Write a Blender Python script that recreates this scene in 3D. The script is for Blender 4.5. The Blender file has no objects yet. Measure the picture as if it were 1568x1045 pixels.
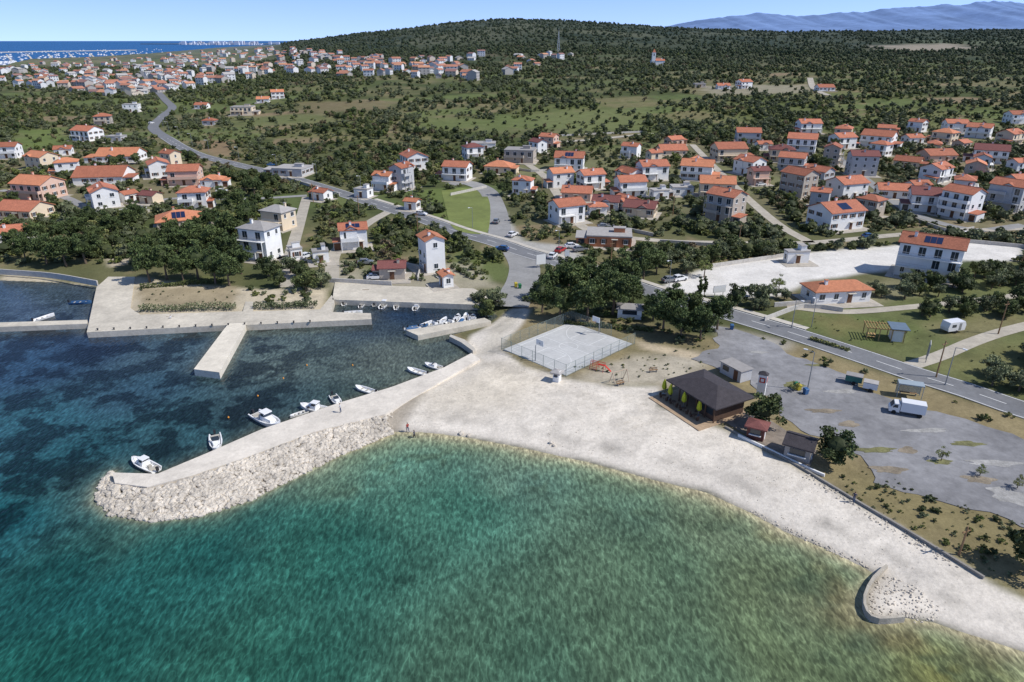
import bpy, math, random, bmesh
import numpy as np
from mathutils import Vector, Matrix
random.seed(7); rng=np.random.default_rng(7)
scene=bpy.context.scene
COL=scene.collection
F=1045.0; CX=784.0; CY=522.5; CH=55.0
PT=math.radians(23.76); cp,sp=math.cos(PT),math.sin(PT)

# ------------------------------------------------------------ maths helpers
def S(t):
    t=np.clip(t,0,1); return t*t*(3-2*t)
def hsh(a,b):
    r=np.sin(a*127.1+b*311.7)*43758.5453
    return r-np.floor(r)
def vn(x,y,seed=0):
    x=np.asarray(x,float)+seed*17.3; y=np.asarray(y,float)+seed*9.1
    xi=np.floor(x); yi=np.floor(y); fx=x-xi; fy=y-yi
    fx=fx*fx*(3-2*fx); fy=fy*fy*(3-2*fy)
    return (hsh(xi,yi)*(1-fx)+hsh(xi+1,yi)*fx)*(1-fy)+(hsh(xi,yi+1)*(1-fx)+hsh(xi+1,yi+1)*fx)*fy
RP=[-600,200,300,380,430,470,520,620,700,770,860,950,1040,1200,1380,1568,1900,2600]
RD=[-24,-24,-22,-14,-6,-1,5,16,25,30,28,22,17,11,13,15,20,20]
def landz(x,y):
    x=np.asarray(x,float); y=np.maximum(np.asarray(y,float),1.0)
    pa=CX+1142*x/y
    b=1.2+S((y-240)/700)*(3+15*S((pa-250)/350))
    hs=55+2.14*np.interp(pa,RP,RD)
    k=S((y-900)/1700)
    z=b+np.maximum(hs-b,0)*k
    z=np.where(y>2600,b+(z-b)*(1-.85*S((y-2600)/2500)),z)
    z=z+(vn(x/90,y/90)-.5)*S((y-260)/300)*2.5
    z=z+((vn(x/60,y/60,3)-.5)*4+(vn(x/19,y/19,5)-.5)*3)*S((y-1300)/700)*S((pa-400)/150)
    return z
TT=np.geomspace(38,9000,1500)
def G(px,py,z=None):
    u=(px-CX)/F; v=(CY-py)/F
    d=np.array([u,cp+v*sp,-sp+v*cp])
    if z is not None:
        t=(CH-z)/(-d[2]); return (d[0]*t,d[1]*t,z)
    X=d[0]*TT;Y=d[1]*TT;Z=CH+d[2]*TT
    L=landz(X,Y); b=Z<L
    if not b.any(): i=len(TT)-1; return (X[i],Y[i],L[i])
    i=int(np.argmax(b))
    if i==0: i=1
    a=(Z[i-1]-L[i-1]); c=(L[i]-Z[i]); t=TT[i-1]+(TT[i]-TT[i-1])*a/(a+c+1e-9)
    x,y=d[0]*t,d[1]*t
    return (float(x),float(y),float(landz(x,y)))
def depth(x,y,z): return y*cp+(CH-z)*sp
def sdpoly(P,poly):
    poly=np.asarray(poly,float); n=len(poly)
    d=np.full(len(P),1e18); ins=np.zeros(len(P),bool)
    x=P[:,0];y=P[:,1]
    for i in range(n):
        ax,ay=poly[i];bx,by=poly[(i+1)%n]
        ex,ey=bx-ax,by-ay; wx=x-ax;wy=y-ay
        t=np.clip((wx*ex+wy*ey)/(ex*ex+ey*ey+1e-12),0,1)
        d=np.minimum(d,(wx-ex*t)**2+(wy-ey*t)**2)
        if ay!=by:
            c=((ay>y)!=(by>y))&(x<(bx-ax)*(y-ay)/(by-ay)+ax)
            ins^=c
    d=np.sqrt(d); return np.where(ins,d,-d)
def dline(P,line):
    d=np.full(len(P),1e18);x=P[:,0];y=P[:,1]
    for (ax,ay),(bx,by) in zip(line[:-1],line[1:]):
        ex,ey=bx-ax,by-ay; wx=x-ax;wy=y-ay
        t=np.clip((wx*ex+wy*ey)/(ex*ex+ey*ey+1e-12),0,1)
        d=np.minimum(d,(wx-ex*t)**2+(wy-ey*t)**2)
    return np.sqrt(d)
def W(pts,z=None): return [G(a,b,z)[:2] for a,b in pts]
def catmull(pts,step=3.0):
    P=[np.array(p,float) for p in pts]; P=[2*P[0]-P[1]]+P+[2*P[-1]-P[-2]]
    out=[]
    for i in range(1,len(P)-2):
        a,b,c,d=P[i-1:i+3]; n=max(2,int(np.linalg.norm(c-b)/step))
        for k in range(n):
            t=k/n
            out.append(.5*((2*b)+(-a+c)*t+(2*a-5*b+4*c-d)*t*t+(-a+3*b-3*c+d)*t**3))
    out.append(P[-2]); return out

# ------------------------------------------------------------ materials
MATS={}
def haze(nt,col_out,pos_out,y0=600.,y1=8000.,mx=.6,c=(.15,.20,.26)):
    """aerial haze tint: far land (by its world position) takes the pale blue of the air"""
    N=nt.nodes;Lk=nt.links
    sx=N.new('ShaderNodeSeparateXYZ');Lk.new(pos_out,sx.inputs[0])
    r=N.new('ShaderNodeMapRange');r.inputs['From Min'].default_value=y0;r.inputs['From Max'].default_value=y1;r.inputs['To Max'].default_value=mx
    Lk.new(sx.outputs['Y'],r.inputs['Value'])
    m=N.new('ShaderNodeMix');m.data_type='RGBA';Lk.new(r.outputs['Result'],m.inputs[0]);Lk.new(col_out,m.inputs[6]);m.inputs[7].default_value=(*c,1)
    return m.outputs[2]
def M(name,col,rough=.8,var=.15,scale=1.0,bump=0.0,bscale=8.0,spec=.3,metal=0,rnd=0.0,alpha=1.0,stain=0.0):
    if name in MATS: return MATS[name]
    m=bpy.data.materials.new(name); m.use_nodes=True; nt=m.node_tree; N=nt.nodes; Lk=nt.links
    bs=N['Principled BSDF']; bs.inputs['Roughness'].default_value=rough
    bs.inputs['Specular IOR Level'].default_value=spec; bs.inputs['Metallic'].default_value=metal
    bs.inputs['Alpha'].default_value=alpha
    tc=N.new('ShaderNodeTexCoord')
    def nz(sc,lo,hi,det=6):
        n1=N.new('ShaderNodeTexNoise'); n1.inputs['Scale'].default_value=sc; n1.inputs['Detail'].default_value=det; n1.inputs['Roughness'].default_value=.68
        Lk.new(tc.outputs['Object'],n1.inputs['Vector'])
        mr=N.new('ShaderNodeMapRange'); mr.inputs['From Min'].default_value=.3;mr.inputs['From Max'].default_value=.7
        mr.inputs['To Min'].default_value=lo;mr.inputs['To Max'].default_value=hi
        Lk.new(n1.outputs['Fac'],mr.inputs['Value']);return mr.outputs['Result']
    def mul(a,b):
        mm=N.new('ShaderNodeMath');mm.operation='MULTIPLY';Lk.new(a,mm.inputs[0]);Lk.new(b,mm.inputs[1]);return mm.outputs[0]
    src=nz(scale,1-var,1+var)
    if stain>0: src=mul(src,nz(scale*5.3,1-stain,1+stain,4)); src=mul(src,nz(scale*.22,1-stain,1+stain,3))
    if rnd>0:
        oi=N.new('ShaderNodeObjectInfo'); r=N.new('ShaderNodeMapRange')
        r.inputs['To Min'].default_value=1-rnd;r.inputs['To Max'].default_value=1+rnd
        Lk.new(oi.outputs['Random'],r.inputs['Value']); src=mul(src,r.outputs['Result'])
    vm=N.new('ShaderNodeVectorMath');vm.operation='SCALE';vm.inputs[0].default_value=col[:3]
    Lk.new(src,vm.inputs['Scale']); Lk.new(vm.outputs['Vector'],bs.inputs['Base Color'])
    if bump>0:
        n2=N.new('ShaderNodeTexNoise');n2.inputs['Scale'].default_value=bscale;n2.inputs['Detail'].default_value=4
        Lk.new(tc.outputs['Object'],n2.inputs['Vector'])
        bp=N.new('ShaderNodeBump');bp.inputs['Strength'].default_value=bump;bp.inputs['Distance'].default_value=.1
        Lk.new(n2.outputs['Fac'],bp.inputs['Height']);Lk.new(bp.outputs['Normal'],bs.inputs['Normal'])
    MATS[name]=m; return m
def leafmat(name,c1,c2):
    m=bpy.data.materials.new(name); m.use_nodes=True; nt=m.node_tree; N=nt.nodes; Lk=nt.links
    bs=N['Principled BSDF']; bs.inputs['Roughness'].default_value=.65; bs.inputs['Specular IOR Level'].default_value=.2
    oi=N.new('ShaderNodeObjectInfo'); mx=N.new('ShaderNodeMix');mx.data_type='RGBA'
    mx.inputs[6].default_value=(*c1,1);mx.inputs[7].default_value=(*c2,1)
    Lk.new(oi.outputs['Random'],mx.inputs[0])
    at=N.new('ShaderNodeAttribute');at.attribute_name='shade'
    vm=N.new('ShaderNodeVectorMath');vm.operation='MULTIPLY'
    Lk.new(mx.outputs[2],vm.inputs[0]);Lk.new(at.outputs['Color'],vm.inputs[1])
    ge=N.new('ShaderNodeNewGeometry')
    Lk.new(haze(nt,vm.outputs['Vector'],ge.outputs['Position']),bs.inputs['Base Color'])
    return m
def attrmat(name,bump=.35,water=False):
    m=bpy.data.materials.new(name); m.use_nodes=True; nt=m.node_tree; N=nt.nodes; Lk=nt.links
    bs=N['Principled BSDF']; at=N.new('ShaderNodeAttribute');at.attribute_name='Col'
    ge=N.new('ShaderNodeNewGeometry')
    def noise(sc,det=5,vec=None,r=.6):
        n=N.new('ShaderNodeTexNoise');n.inputs['Scale'].default_value=sc;n.inputs['Detail'].default_value=det;n.inputs['Roughness'].default_value=r
        Lk.new(vec or ge.outputs['Position'],n.inputs['Vector']);return n.outputs['Fac']
    def rng_(v,a,b,c,d):
        r=N.new('ShaderNodeMapRange');r.inputs['From Min'].default_value=a;r.inputs['From Max'].default_value=b
        r.inputs['To Min'].default_value=c;r.inputs['To Max'].default_value=d;Lk.new(v,r.inputs['Value']);return r.outputs['Result']
    def mul(a,b):
        k=N.new('ShaderNodeMath');k.operation='MULTIPLY';Lk.new(a,k.inputs[0]);Lk.new(b,k.inputs[1]);return k.outputs[0]
    vm=N.new('ShaderNodeVectorMath');vm.operation='SCALE'
    if not water:
        f=mul(rng_(noise(.15,8,None,.7),.3,.7,.82,1.16),rng_(noise(2.2,6,None,.75),.3,.7,.80,1.17))
        Lk.new(at.outputs['Color'],vm.inputs[0]);Lk.new(f,vm.inputs['Scale'])
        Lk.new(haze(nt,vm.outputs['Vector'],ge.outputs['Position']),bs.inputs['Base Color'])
        bs.inputs['Roughness'].default_value=.95;bs.inputs['Specular IOR Level'].default_value=.1
        bp=N.new('ShaderNodeBump');bp.inputs['Strength'].default_value=bump;bp.inputs['Distance'].default_value=.25
        Lk.new(noise(1.8,8,None,.7),bp.inputs['Height']);Lk.new(bp.outputs['Normal'],bs.inputs['Normal'])
    else:
        def mapped(ang,sx,sy):
            mp=N.new('ShaderNodeMapping')
            mp.inputs['Rotation'].default_value=(0,0,math.radians(ang));mp.inputs['Scale'].default_value=(sx,sy,1)
            Lk.new(ge.outputs['Position'],mp.inputs['Vector']);return mp.outputs['Vector']
        v1=mapped(32,1.0,.38);v2=mapped(-14,1.0,.6)
        rip=noise(2.3,2,v1,.5); rip2=noise(.8,3,v2,.55)
        # ridged network of caustic-like light streaks, painted into the water colour
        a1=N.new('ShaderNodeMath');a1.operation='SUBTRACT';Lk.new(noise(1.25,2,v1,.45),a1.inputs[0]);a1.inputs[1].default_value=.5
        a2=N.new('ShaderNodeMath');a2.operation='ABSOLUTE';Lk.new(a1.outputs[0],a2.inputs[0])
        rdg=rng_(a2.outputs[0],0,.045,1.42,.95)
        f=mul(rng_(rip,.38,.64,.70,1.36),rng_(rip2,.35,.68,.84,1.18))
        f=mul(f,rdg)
        f=mul(f,rng_(noise(.07,7,None,.65),.3,.7,.80,1.18))
        gr=N.new('ShaderNodeAttribute');gr.attribute_name='grass'
        g=mul(gr.outputs['Fac'],rng_(noise(.13,7,None,.62),.47,.53,0,1))
        f=mul(f,rng_(g,0,1,1,.30))
        Lk.new(at.outputs['Color'],vm.inputs[0]);Lk.new(f,vm.inputs['Scale']);Lk.new(vm.outputs['Vector'],bs.inputs['Base Color'])
        bs.inputs['Roughness'].default_value=.10;bs.inputs['Specular IOR Level'].default_value=.35;bs.inputs['IOR'].default_value=1.33
        bp=N.new('ShaderNodeBump');bp.inputs['Strength'].default_value=.6;bp.inputs['Distance'].default_value=.16
        Lk.new(rip,bp.inputs['Height']);Lk.new(bp.outputs['Normal'],bs.inputs['Normal'])
        df=N.new('ShaderNodeBsdfDiffuse');Lk.new(vm.outputs['Vector'],df.inputs['Color'])
        sa=N.new('ShaderNodeAttribute');sa.attribute_name='calm'
        ms_=N.new('ShaderNodeMixShader');Lk.new(sa.outputs['Fac'],ms_.inputs[0]);Lk.new(df.outputs[0],ms_.inputs[1]);Lk.new(bs.outputs[0],ms_.inputs[2])
        Lk.new(ms_.outputs[0],N['Material Output'].inputs['Surface'])
    return m

WHITE=M('white_plaster',(.80,.79,.76),var=.06,scale=.5)
CREAM=M('cream_plaster',(.70,.58,.42),var=.06,scale=.5)
PINK=M('pink_plaster',(.66,.45,.35),var=.06,scale=.5)
GREYW=M('grey_plaster',(.48,.48,.48),var=.08,scale=.5)
BRICKY=M('orange_plaster',(.50,.20,.10),var=.1,scale=1.5)
BARE=M('bare_block',(.46,.40,.33),var=.15,scale=1.5)
TERRA=M('terracotta_tiles',(.42,.155,.09),var=.26,scale=2.2,bump=.6,bscale=9,rnd=.22,stain=.12)
TERRO=M('orange_tiles',(.53,.21,.11),var=.2,scale=2.2,bump=.6,bscale=9,rnd=.14,stain=.1)
TERRD=M('dark_red_tiles',(.20,.075,.065),var=.22,scale=2.2,bump=.6,bscale=9,rnd=.1)
ROOFG=M('grey_roofing',(.36,.34,.32),var=.15,scale=1,rnd=.15)
GLASS=M('window_glass',(.03,.04,.05),rough=.1,var=.2,spec=.6)
FRAME=M('white_frame',(.78,.78,.76),var=.03)
SHUT=M('brown_shutter',(.14,.07,.04),var=.1)
CONC=M('concrete',(.52,.48,.41),var=.14,scale=.6,bump=.2,stain=.08)
CONCD=M('dark_concrete',(.27,.25,.22),var=.2,scale=.8,bump=.3,stain=.1)
QUAY=M('quay_concrete',(.55,.50,.41),var=.16,scale=.35,bump=.25,bscale=3,stain=.13)
METAL=M('grey_metal',(.35,.36,.37),rough=.45,metal=.6,var=.05)
DARKM=M('dark_metal',(.03,.03,.035),rough=.5,var=.05)
RUBBER=M('rubber',(.02,.02,.02),var=.05)
WOOD=M('wood',(.28,.17,.09),var=.25,scale=3)
RAIL=M('railing',(.55,.55,.55),var=.05)
SOLAR=M('solar_panel',(.015,.025,.07),rough=.15,spec=.6,var=.1)
RED=M('red_paint',(.50,.05,.03),rough=.4,var=.05)
BLUE=M('blue_paint',(.05,.13,.27),rough=.5,var=.1)
GEL=M('white_gelcoat',(.80,.80,.79),rough=.25,var=.03,spec=.5)
TRUNK=M('bark',(.15,.11,.075),var=.25,scale=4,bump=.4)

# ------------------------------------------------------------ mesh helpers
def obj(name,me,parent=None,loc=None,rz=0):
    o=bpy.data.objects.new(name,me); COL.objects.link(o)
    if parent: o.parent=parent
    if loc is not None: o.location=loc
    o.rotation_euler[2]=rz
    return o
def empty(name,loc,rz=0,sc=1):
    o=bpy.data.objects.new(name,None);COL.objects.link(o);o.location=loc;o.rotation_euler[2]=rz;o.scale=(sc,sc,sc);o.empty_display_size=.5
    return o
class MB:
    def __init__(s): s.v=[];s.f=[];s.m=[]
    def poly(s,p,m=0):
        b=len(s.v); s.v+= [tuple(q) for q in p]; s.f.append(tuple(range(b,b+len(p))));s.m.append(m)
    def box(s,x0,x1,y0,y1,z0,z1,m=0):
        b=len(s.v)
        s.v+=[(x0,y0,z0),(x1,y0,z0),(x1,y1,z0),(x0,y1,z0),(x0,y0,z1),(x1,y0,z1),(x1,y1,z1),(x0,y1,z1)]
        for q in ((0,3,2,1),(4,5,6,7),(0,1,5,4),(1,2,6,5),(2,3,7,6),(3,0,4,7)): s.f.append(tuple(b+i for i in q));s.m.append(m)
    def cyl(s,p0,p1,r0,r1,n=8,m=0,cap=True):
        p0=Vector(p0);p1=Vector(p1);q=(p1-p0).to_track_quat('Z','Y');b=len(s.v)
        for p,r in((p0,r0),(p1,r1)):
            for i in range(n):
                a=2*math.pi*i/n; s.v.append(tuple(p+q@Vector((r*math.cos(a),r*math.sin(a),0))))
        for i in range(n): s.f.append((b+i,b+(i+1)%n,b+n+(i+1)%n,b+n+i));s.m.append(m)
        if cap: s.f.append(tuple(b+n+i for i in range(n)));s.m.append(m);s.f.append(tuple(b+n-1-i for i in range(n)));s.m.append(m)
    def loft(s,rings,m=0,close=True,cap=True):
        b=len(s.v);n=len(rings[0])
        for r in rings: s.v+=[tuple(p) for p in r]
        for k in range(len(rings)-1):
            for i in range(n if close else n-1):
                j=(i+1)%n; s.f.append((b+k*n+i,b+k*n+j,b+(k+1)*n+j,b+(k+1)*n+i));s.m.append(m)
        if cap:
            s.f.append(tuple(b+n-1-i for i in range(n)));s.m.append(m)
            e=b+(len(rings)-1)*n; s.f.append(tuple(e+i for i in range(n)));s.m.append(m)
    def mesh(s,name,mats,smooth=False):
        me=bpy.data.meshes.new(name);me.from_pydata(s.v,[],s.f)
        for t in mats: me.materials.append(t)
        me.polygons.foreach_set('material_index',s.m)
        if smooth: me.polygons.foreach_set('use_smooth',[True]*len(s.f))
        me.update();return me
    def make(s,name,mats,parent=None,loc=None,rz=0,smooth=False):
        return obj(name,s.mesh(name,mats,smooth),parent,loc,rz)
def slab(name,poly,z0,z1,mat,parent=None):
    a=sum(poly[i][0]*poly[(i+1)%len(poly)][1]-poly[(i+1)%len(poly)][0]*poly[i][1] for i in range(len(poly)))
    if a<0: poly=poly[::-1]
    mb=MB();n=len(poly)
    mb.poly([(x,y,z1) for x,y in poly])
    for i in range(n):
        (a,b),(c,d)=poly[i],poly[(i+1)%n]; mb.poly([(a,b,z0),(c,d,z0),(c,d,z1),(a,b,z1)])
    return mb.make(name,[mat],parent)
def grid(name,X,Y,Z,mat,attrs):
    r,c=X.shape; me=bpy.data.meshes.new(name); nv=r*c
    me.vertices.add(nv); me.vertices.foreach_set('co',np.stack([X,Y,Z],-1).reshape(-1).astype(np.float32))
    i=np.arange(r-1)[:,None]*c+np.arange(c-1)[None,:]
    q=np.stack([i,i+1,i+c+1,i+c],-1).reshape(-1,4); nf=len(q)
    me.loops.add(nf*4); me.loops.foreach_set('vertex_index',q.reshape(-1).astype(np.int32))
    me.polygons.add(nf); me.polygons.foreach_set('loop_start',np.arange(0,nf*4,4,dtype=np.int32))
    me.update(calc_edges=True)
    me.polygons.foreach_set('use_smooth',np.ones(nf,bool))
    for k,(ty,val) in attrs.items():
        at=me.attributes.new(k,ty,'POINT')
        if ty=='FLOAT_COLOR': at.data.foreach_set('color',np.concatenate([val,np.ones((nv,1))],1).reshape(-1).astype(np.float32))
        else: at.data.foreach_set('value',np.asarray(val,float).reshape(-1).astype(np.float32))
    me.materials.append(mat); me.validate(); return obj(name,me)

# ------------------------------------------------------------ coast
beach_px=[(1900,1180),(1700,1060),(1568,1000),(1480,972),(1430,955),(1385,948),(1345,950),(1326,938),(1322,912),(1340,882),(1325,872),(1270,845),(1200,815),(1150,787),(1080,755),(1000,736),(900,709),(800,687),(720,672),(660,664),(605,662)]
moleout_px=[(575,675),(520,697),(440,737),(380,767),(300,790),(230,797),(170,788),(150,767),(155,742),(172,724)]
inner_px=[(240,725),(320,692),(400,657),(520,616),(600,592),(680,562),(722,540),(712,528),(692,513),(740,500),(762,485),(735,466),(620,462),(510,458),(505,478),(568,481),(568,488),(500,491),(378,497),(335,570),(298,565),(350,497),(135,508),(150,440),(80,433),(0,430),(-150,425),(-400,430)]
coast=W(beach_px+moleout_px+inner_px,0)
coast+= [(-420,300),(-900,900)]+W([(-200,116),(0,103),(40,93),(130,90),(250,82),(330,75),(420,71)],0)+[(-1500,9400),(9500,9400),(9500,-300),(300,-120)]
natural=W(beach_px+moleout_px,0)
def ground_z(x,y,sd=None):
    P=np.stack([np.atleast_1d(x).ravel(),np.atleast_1d(y).ravel()],1)
    if sd is None: sd=sdpoly(P,coast)
    lz=landz(P[:,0],P[:,1])
    return np.where(sd>0,lz*np.sin(np.clip(sd/11,0,1)*math.pi/2),np.maximum(sd*.25,-2.5))
def GG(px,py):
    x,y,z=G(px,py)
    if y<400: z=float(ground_z(x,y)[0])
    return (x,y,z)
def PG(px,py):
    x,y,_=G(px,py,1.25); return (x,y,1.26)
def fieldmask(x,y):
    a=.35; u=(x*math.cos(a)+y*math.sin(a)+(vn(x/70,y/70,101)-.5)*22); v=(-x*math.sin(a)+y*math.cos(a)+(vn(x/60,y/60,102)-.5)*22)
    i=np.floor(u/52);j=np.floor(v/34); h=hsh(i+3,j+7); fu=u/52-i; fv=v/34-j
    e=np.minimum(np.minimum(fu,1-fu)*52,np.minimum(fv,1-fv)*34)
    on=(h>.70+.22*S((y-500)/500))&(y>235)&(y<1400)
    return on*S((e-1)/3),hsh(i+31,j+17),u,v

# ------------------------------------------------------------ terrain
az=np.radians(np.linspace(-63,63,600)); rr=np.concatenate([np.geomspace(62,420,340),np.geomspace(424,9800,270)])
A,R=np.meshgrid(az,rr); X=R*np.sin(A);Y=R*np.cos(A)-60
P=np.stack([X.ravel(),Y.ravel()],1); SD=sdpoly(P,coast)
Z=ground_z(P[:,0],P[:,1],SD)
x,y=P[:,0],P[:,1]
def c3(*a): return np.array(a,float)
n1=vn(x/45,y/45,1)*.6+vn(x/13,y/13,2)*.4; n2=vn(x/6,y/6,4); n0=vn(x/160,y/160,8)
def mixc(a,b,t): return a*(1-t[:,None])+b*t[:,None]
C=mixc(c3(.07,.087,.033)[None],c3(.16,.15,.075)[None],S((n1-.3)/.4))
C=mixc(C,c3(.13,.155,.05)[None],S((n0-.5)/.2)*.5)
C=mixc(C,c3(.26,.20,.12)[None],S((n2*n1-.40)/.15)*.7)
fm,fh,fu,fv=fieldmask(x,y)
fc=np.where((fh<.45)[:,None],c3(.125,.155,.055)[None],np.where((fh<.7)[:,None],c3(.17,.155,.075)[None],np.where((fh<.85)[:,None],c3(.24,.18,.11)[None],c3(.10,.13,.045)[None])))
fc=fc*(.85+.3*vn(fu/3,fv/40,103))[:,None]
C=mixc(C,fc,fm*.85)
far=S((y-850)/700)*S(((CX+1142*x/np.maximum(y,1))-350)/150)
Cf=mixc(c3(.026,.038,.016)[None],c3(.062,.07,.032)[None],S((vn(x/70,y/110,6)*.5+vn(x/22,y/30,7)*.5-.35)/.35))
Cf=mixc(Cf,c3(.12,.12,.065)[None],S((vn(x/240,y/200,16)-.72)/.1)*.5)
C=mixc(C,Cf,far)
def paint(poly_px,col,soft=1.5,amt=1.0,ns=6,world=False):
    w=poly_px if world else W(poly_px); w=np.array(w)
    m=(x>w[:,0].min()-soft*2)&(x<w[:,0].max()+soft*2)&(y>w[:,1].min()-soft*2)&(y<w[:,1].max()+soft*2)
    idx=np.nonzero(m)[0]
    if not len(idx): return
    s=sdpoly(P[idx],w)+(vn(x[idx]/ns,y[idx]/ns,11)-.5)*soft*1.2
    t=S((s/soft+1)/2)*amt
    C[idx]=C[idx]*(1-t[:,None])+np.array(col)*t[:,None]
SANDC=(.69,.63,.54); DRY=(.27,.22,.12); GRN=(.13,.15,.055)
paint([(840,168),(990,168),(985,200),(860,205),(820,190)],(.145,.165,.065),14,.9,20)
paint([(640,180),(800,185),(790,205),(640,200)],(.13,.16,.055),14,.8,20)
paint([(350,180),(500,172),(520,190),(360,196)],(.15,.165,.065),12,.8,16)
paint([(460,158),(600,155),(610,168),(480,175)],(.20,.16,.09),14,.8,20)
paint([(180,150),(330,145),(340,165),(200,165)],(.14,.165,.06),14,.7,20)
paint([(30,200),(100,195),(110,222),(20,230)],(.14,.18,.055),8,.9,12)
paint([(300,215),(360,215),(370,240),(320,240)],(.24,.17,.10),6,.9,8)
paint([(400,200),(560,200),(560,215),(410,212)],(.16,.16,.07),10,.8)
paint([(900,228),(1000,225),(1000,245),(905,245)],(.15,.16,.065),6)
paint([(1330,70),(1450,67),(1500,74),(1430,80),(1360,78)],(.34,.29,.22),40,.85,30)
paint([(1070,132),(1240,130),(1240,142),(1090,147)],(.30,.27,.20),10,.8)
paint([(1380,60),(1560,62),(1568,70),(1400,66)],(.11,.13,.07),20,.7)
paint([(850,130),(960,118),(1000,125),(900,140)],(.11,.125,.05),20,.6,20)
paint([(240,430),(345,420),(345,438),(240,440)],(.13,.145,.055),2)
paint([(640,292),(735,285),(756,312),(752,362),(700,365),(660,330)],(.125,.16,.05),2)
paint([(690,372),(770,395),(790,430),(700,435)],(.125,.15,.055),2)
paint([(500,290),(560,300),(560,330),(490,330)],GRN,2,.7)
for pl in ([(760,240),(1568,190),(1568,345),(1240,350),(1010,345),(850,345),(760,300)],[(0,240),(330,240),(340,330),(0,330)]):
    paint(pl,(.24,.20,.13),8,.4,18)
paint([(1170,492),(1330,440),(1568,400),(1800,420),(1800,720),(1568,612),(1400,555),(1250,512)],(.135,.15,.06),2)
paint([(1190,492),(1300,478),(1400,500),(1340,535),(1260,512)],(.13,.16,.055),3,.9)
paint([(1230,490),(1290,484),(1330,500),(1280,515)],(.20,.16,.075),4,.6,3)
paint([(1420,500),(1568,470),(1568,500),(1500,530)],(.22,.19,.10),3,.7)
paint([(1290,440),(1380,430),(1420,450),(1330,470)],(.28,.25,.16),3,.6)
paint([(1440,560),(1568,520),(1700,560),(1700,640),(1568,600)],(.17,.165,.07),4,.8)
paint([(770,480),(880,480),(1000,500),(1100,520),(1110,500),(1215,525),(1330,565),(1568,640),(1900,760),(1900,1080),(1568,912),(1400,822),(1300,765),(1200,710),(1110,655),(1015,620),(1000,590),(900,590),(800,560),(760,530)],DRY,2)
paint([(860,500),(1000,490),(1105,525),(1060,560),(960,548)],(.19,.165,.09),3,.8)
paint([(870,580),(960,548),(1060,540),(1100,545),(1060,585),(960,595)],(.50,.45,.36),3,.8,4)
paint([(970,520),(1090,545),(1090,556),(980,535)],(.52,.43,.30),1.2,.9)
paint([(1270,700),(1400,745),(1568,800),(1568,880),(1400,815),(1290,755)],(.22,.185,.09),3,.8)
paint([(1100,500),(1210,522),(1190,545),(1120,530)],(.36,.34,.30),3)
paint([(0,425),(0,412),(150,432),(210,425),(400,445),(500,440),(500,490),(130,510),(150,445)],(.52,.45,.33),1.2)
paint([(210,440),(365,440),(360,470),(215,470)],(.33,.27,.17),1.5,.9,2)
paint([(170,410),(205,400),(240,365),(180,362),(160,395)],(.47,.41,.31),1.5)
paint([(500,400),(730,405),(760,440),(720,445),(505,440)],(.40,.36,.27),2,.8)
paint([(560,400),(640,410),(640,425),(560,425)],GRN,2,.8)
paint([(745,300),(775,330),(800,370),(870,375),(900,395),(870,410),(800,395),(750,365)],(.40,.385,.35),1.5)
paint([(1000,450),(1035,425),(1100,405),(1230,388),(1380,376),(1500,370),(1568,378),(1568,400),(1480,400),(1380,412),(1240,430),(1200,452),(1110,455)],(.68,.65,.60),1.5)
bp=[(722,540),(700,525),(740,497),(770,478),(800,462),(812,475),(790,505),(762,530),(800,560),(862,578),(930,592),(1010,592),(1010,622),(1110,658),(1220,717),(1300,764),(1400,822),(1505,888),(1568,918),(1900,1080)]
paint(W(bp,1.2)+coast[0:21]+W([(575,640),(400,690),(160,740),(200,725),(520,612)],1.2),SANDC,.8,1,4,True)
paint(W([(605,664)]+moleout_px+inner_px[:6],.3),(.40,.35,.28),1.2,1,3,True)
paint([(745,500),(790,470),(800,480),(760,540),(730,540)],(.56,.51,.42),1.5,.8)
paint([(640,600),(760,560),(840,585),(780,620),(660,625)],(.62,.545,.42),5,.55,8)
for k,(a,b,c_,d) in enumerate([((720,545),(900,650),(1000,640),.25),((800,575),(1100,700),(1250,760),.25),((740,560),(640,610),(560,630),.25),((900,600),(1000,620),(1060,660),.25),((760,550),(930,620),(1150,720),.2)]):
    L_=[tuple(p) for p in catmull(W([a,b,c_]),2)]; dd_=dline(P,L_); m_=np.exp(-((dd_-.9)/.35)**2)*(SD>2)*d*S((vn(x/5,y/5,120+k)-.2)/.3); C=mixc(C,c3(.47,.41,.32)[None],m_)
paint([(1580,880),(1568,905),(1650,960),(1700,930)],DRY,1)
dn=dline(P[:, :2],natural); t=np.clip(1-np.abs(SD)/1.5,0,1)*(dn<3)
C=C*(1-.42*t[:,None])
t=S((vn(x/2.5,y/2.5,21)-.5)/.2)*np.exp(-((SD-4)/1.0)**2)*(dn<10)*(x>-20)
C=C*(1-.2*t[:,None])
t=S((vn(x/3,y/3,25)*.5+vn(x/.9,y/.9,26)*.5-.52)/.15)*(SD>3)*(y<150)
C=C*(1-.14*t[:,None])
C=np.where((SD<-.2)[:,None],np.array([.3,.27,.17])[None],C)
Zt=Z+np.where((SD>2)&(y<240),(vn(x/1.7,y/1.7,31)-.5)*.09,0)
terr=grid('terrain_ground',X,Y,Zt.reshape(X.shape)-.02,attrmat('terrain_soil'),{'Col':('FLOAT_COLOR',C)})

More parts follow.
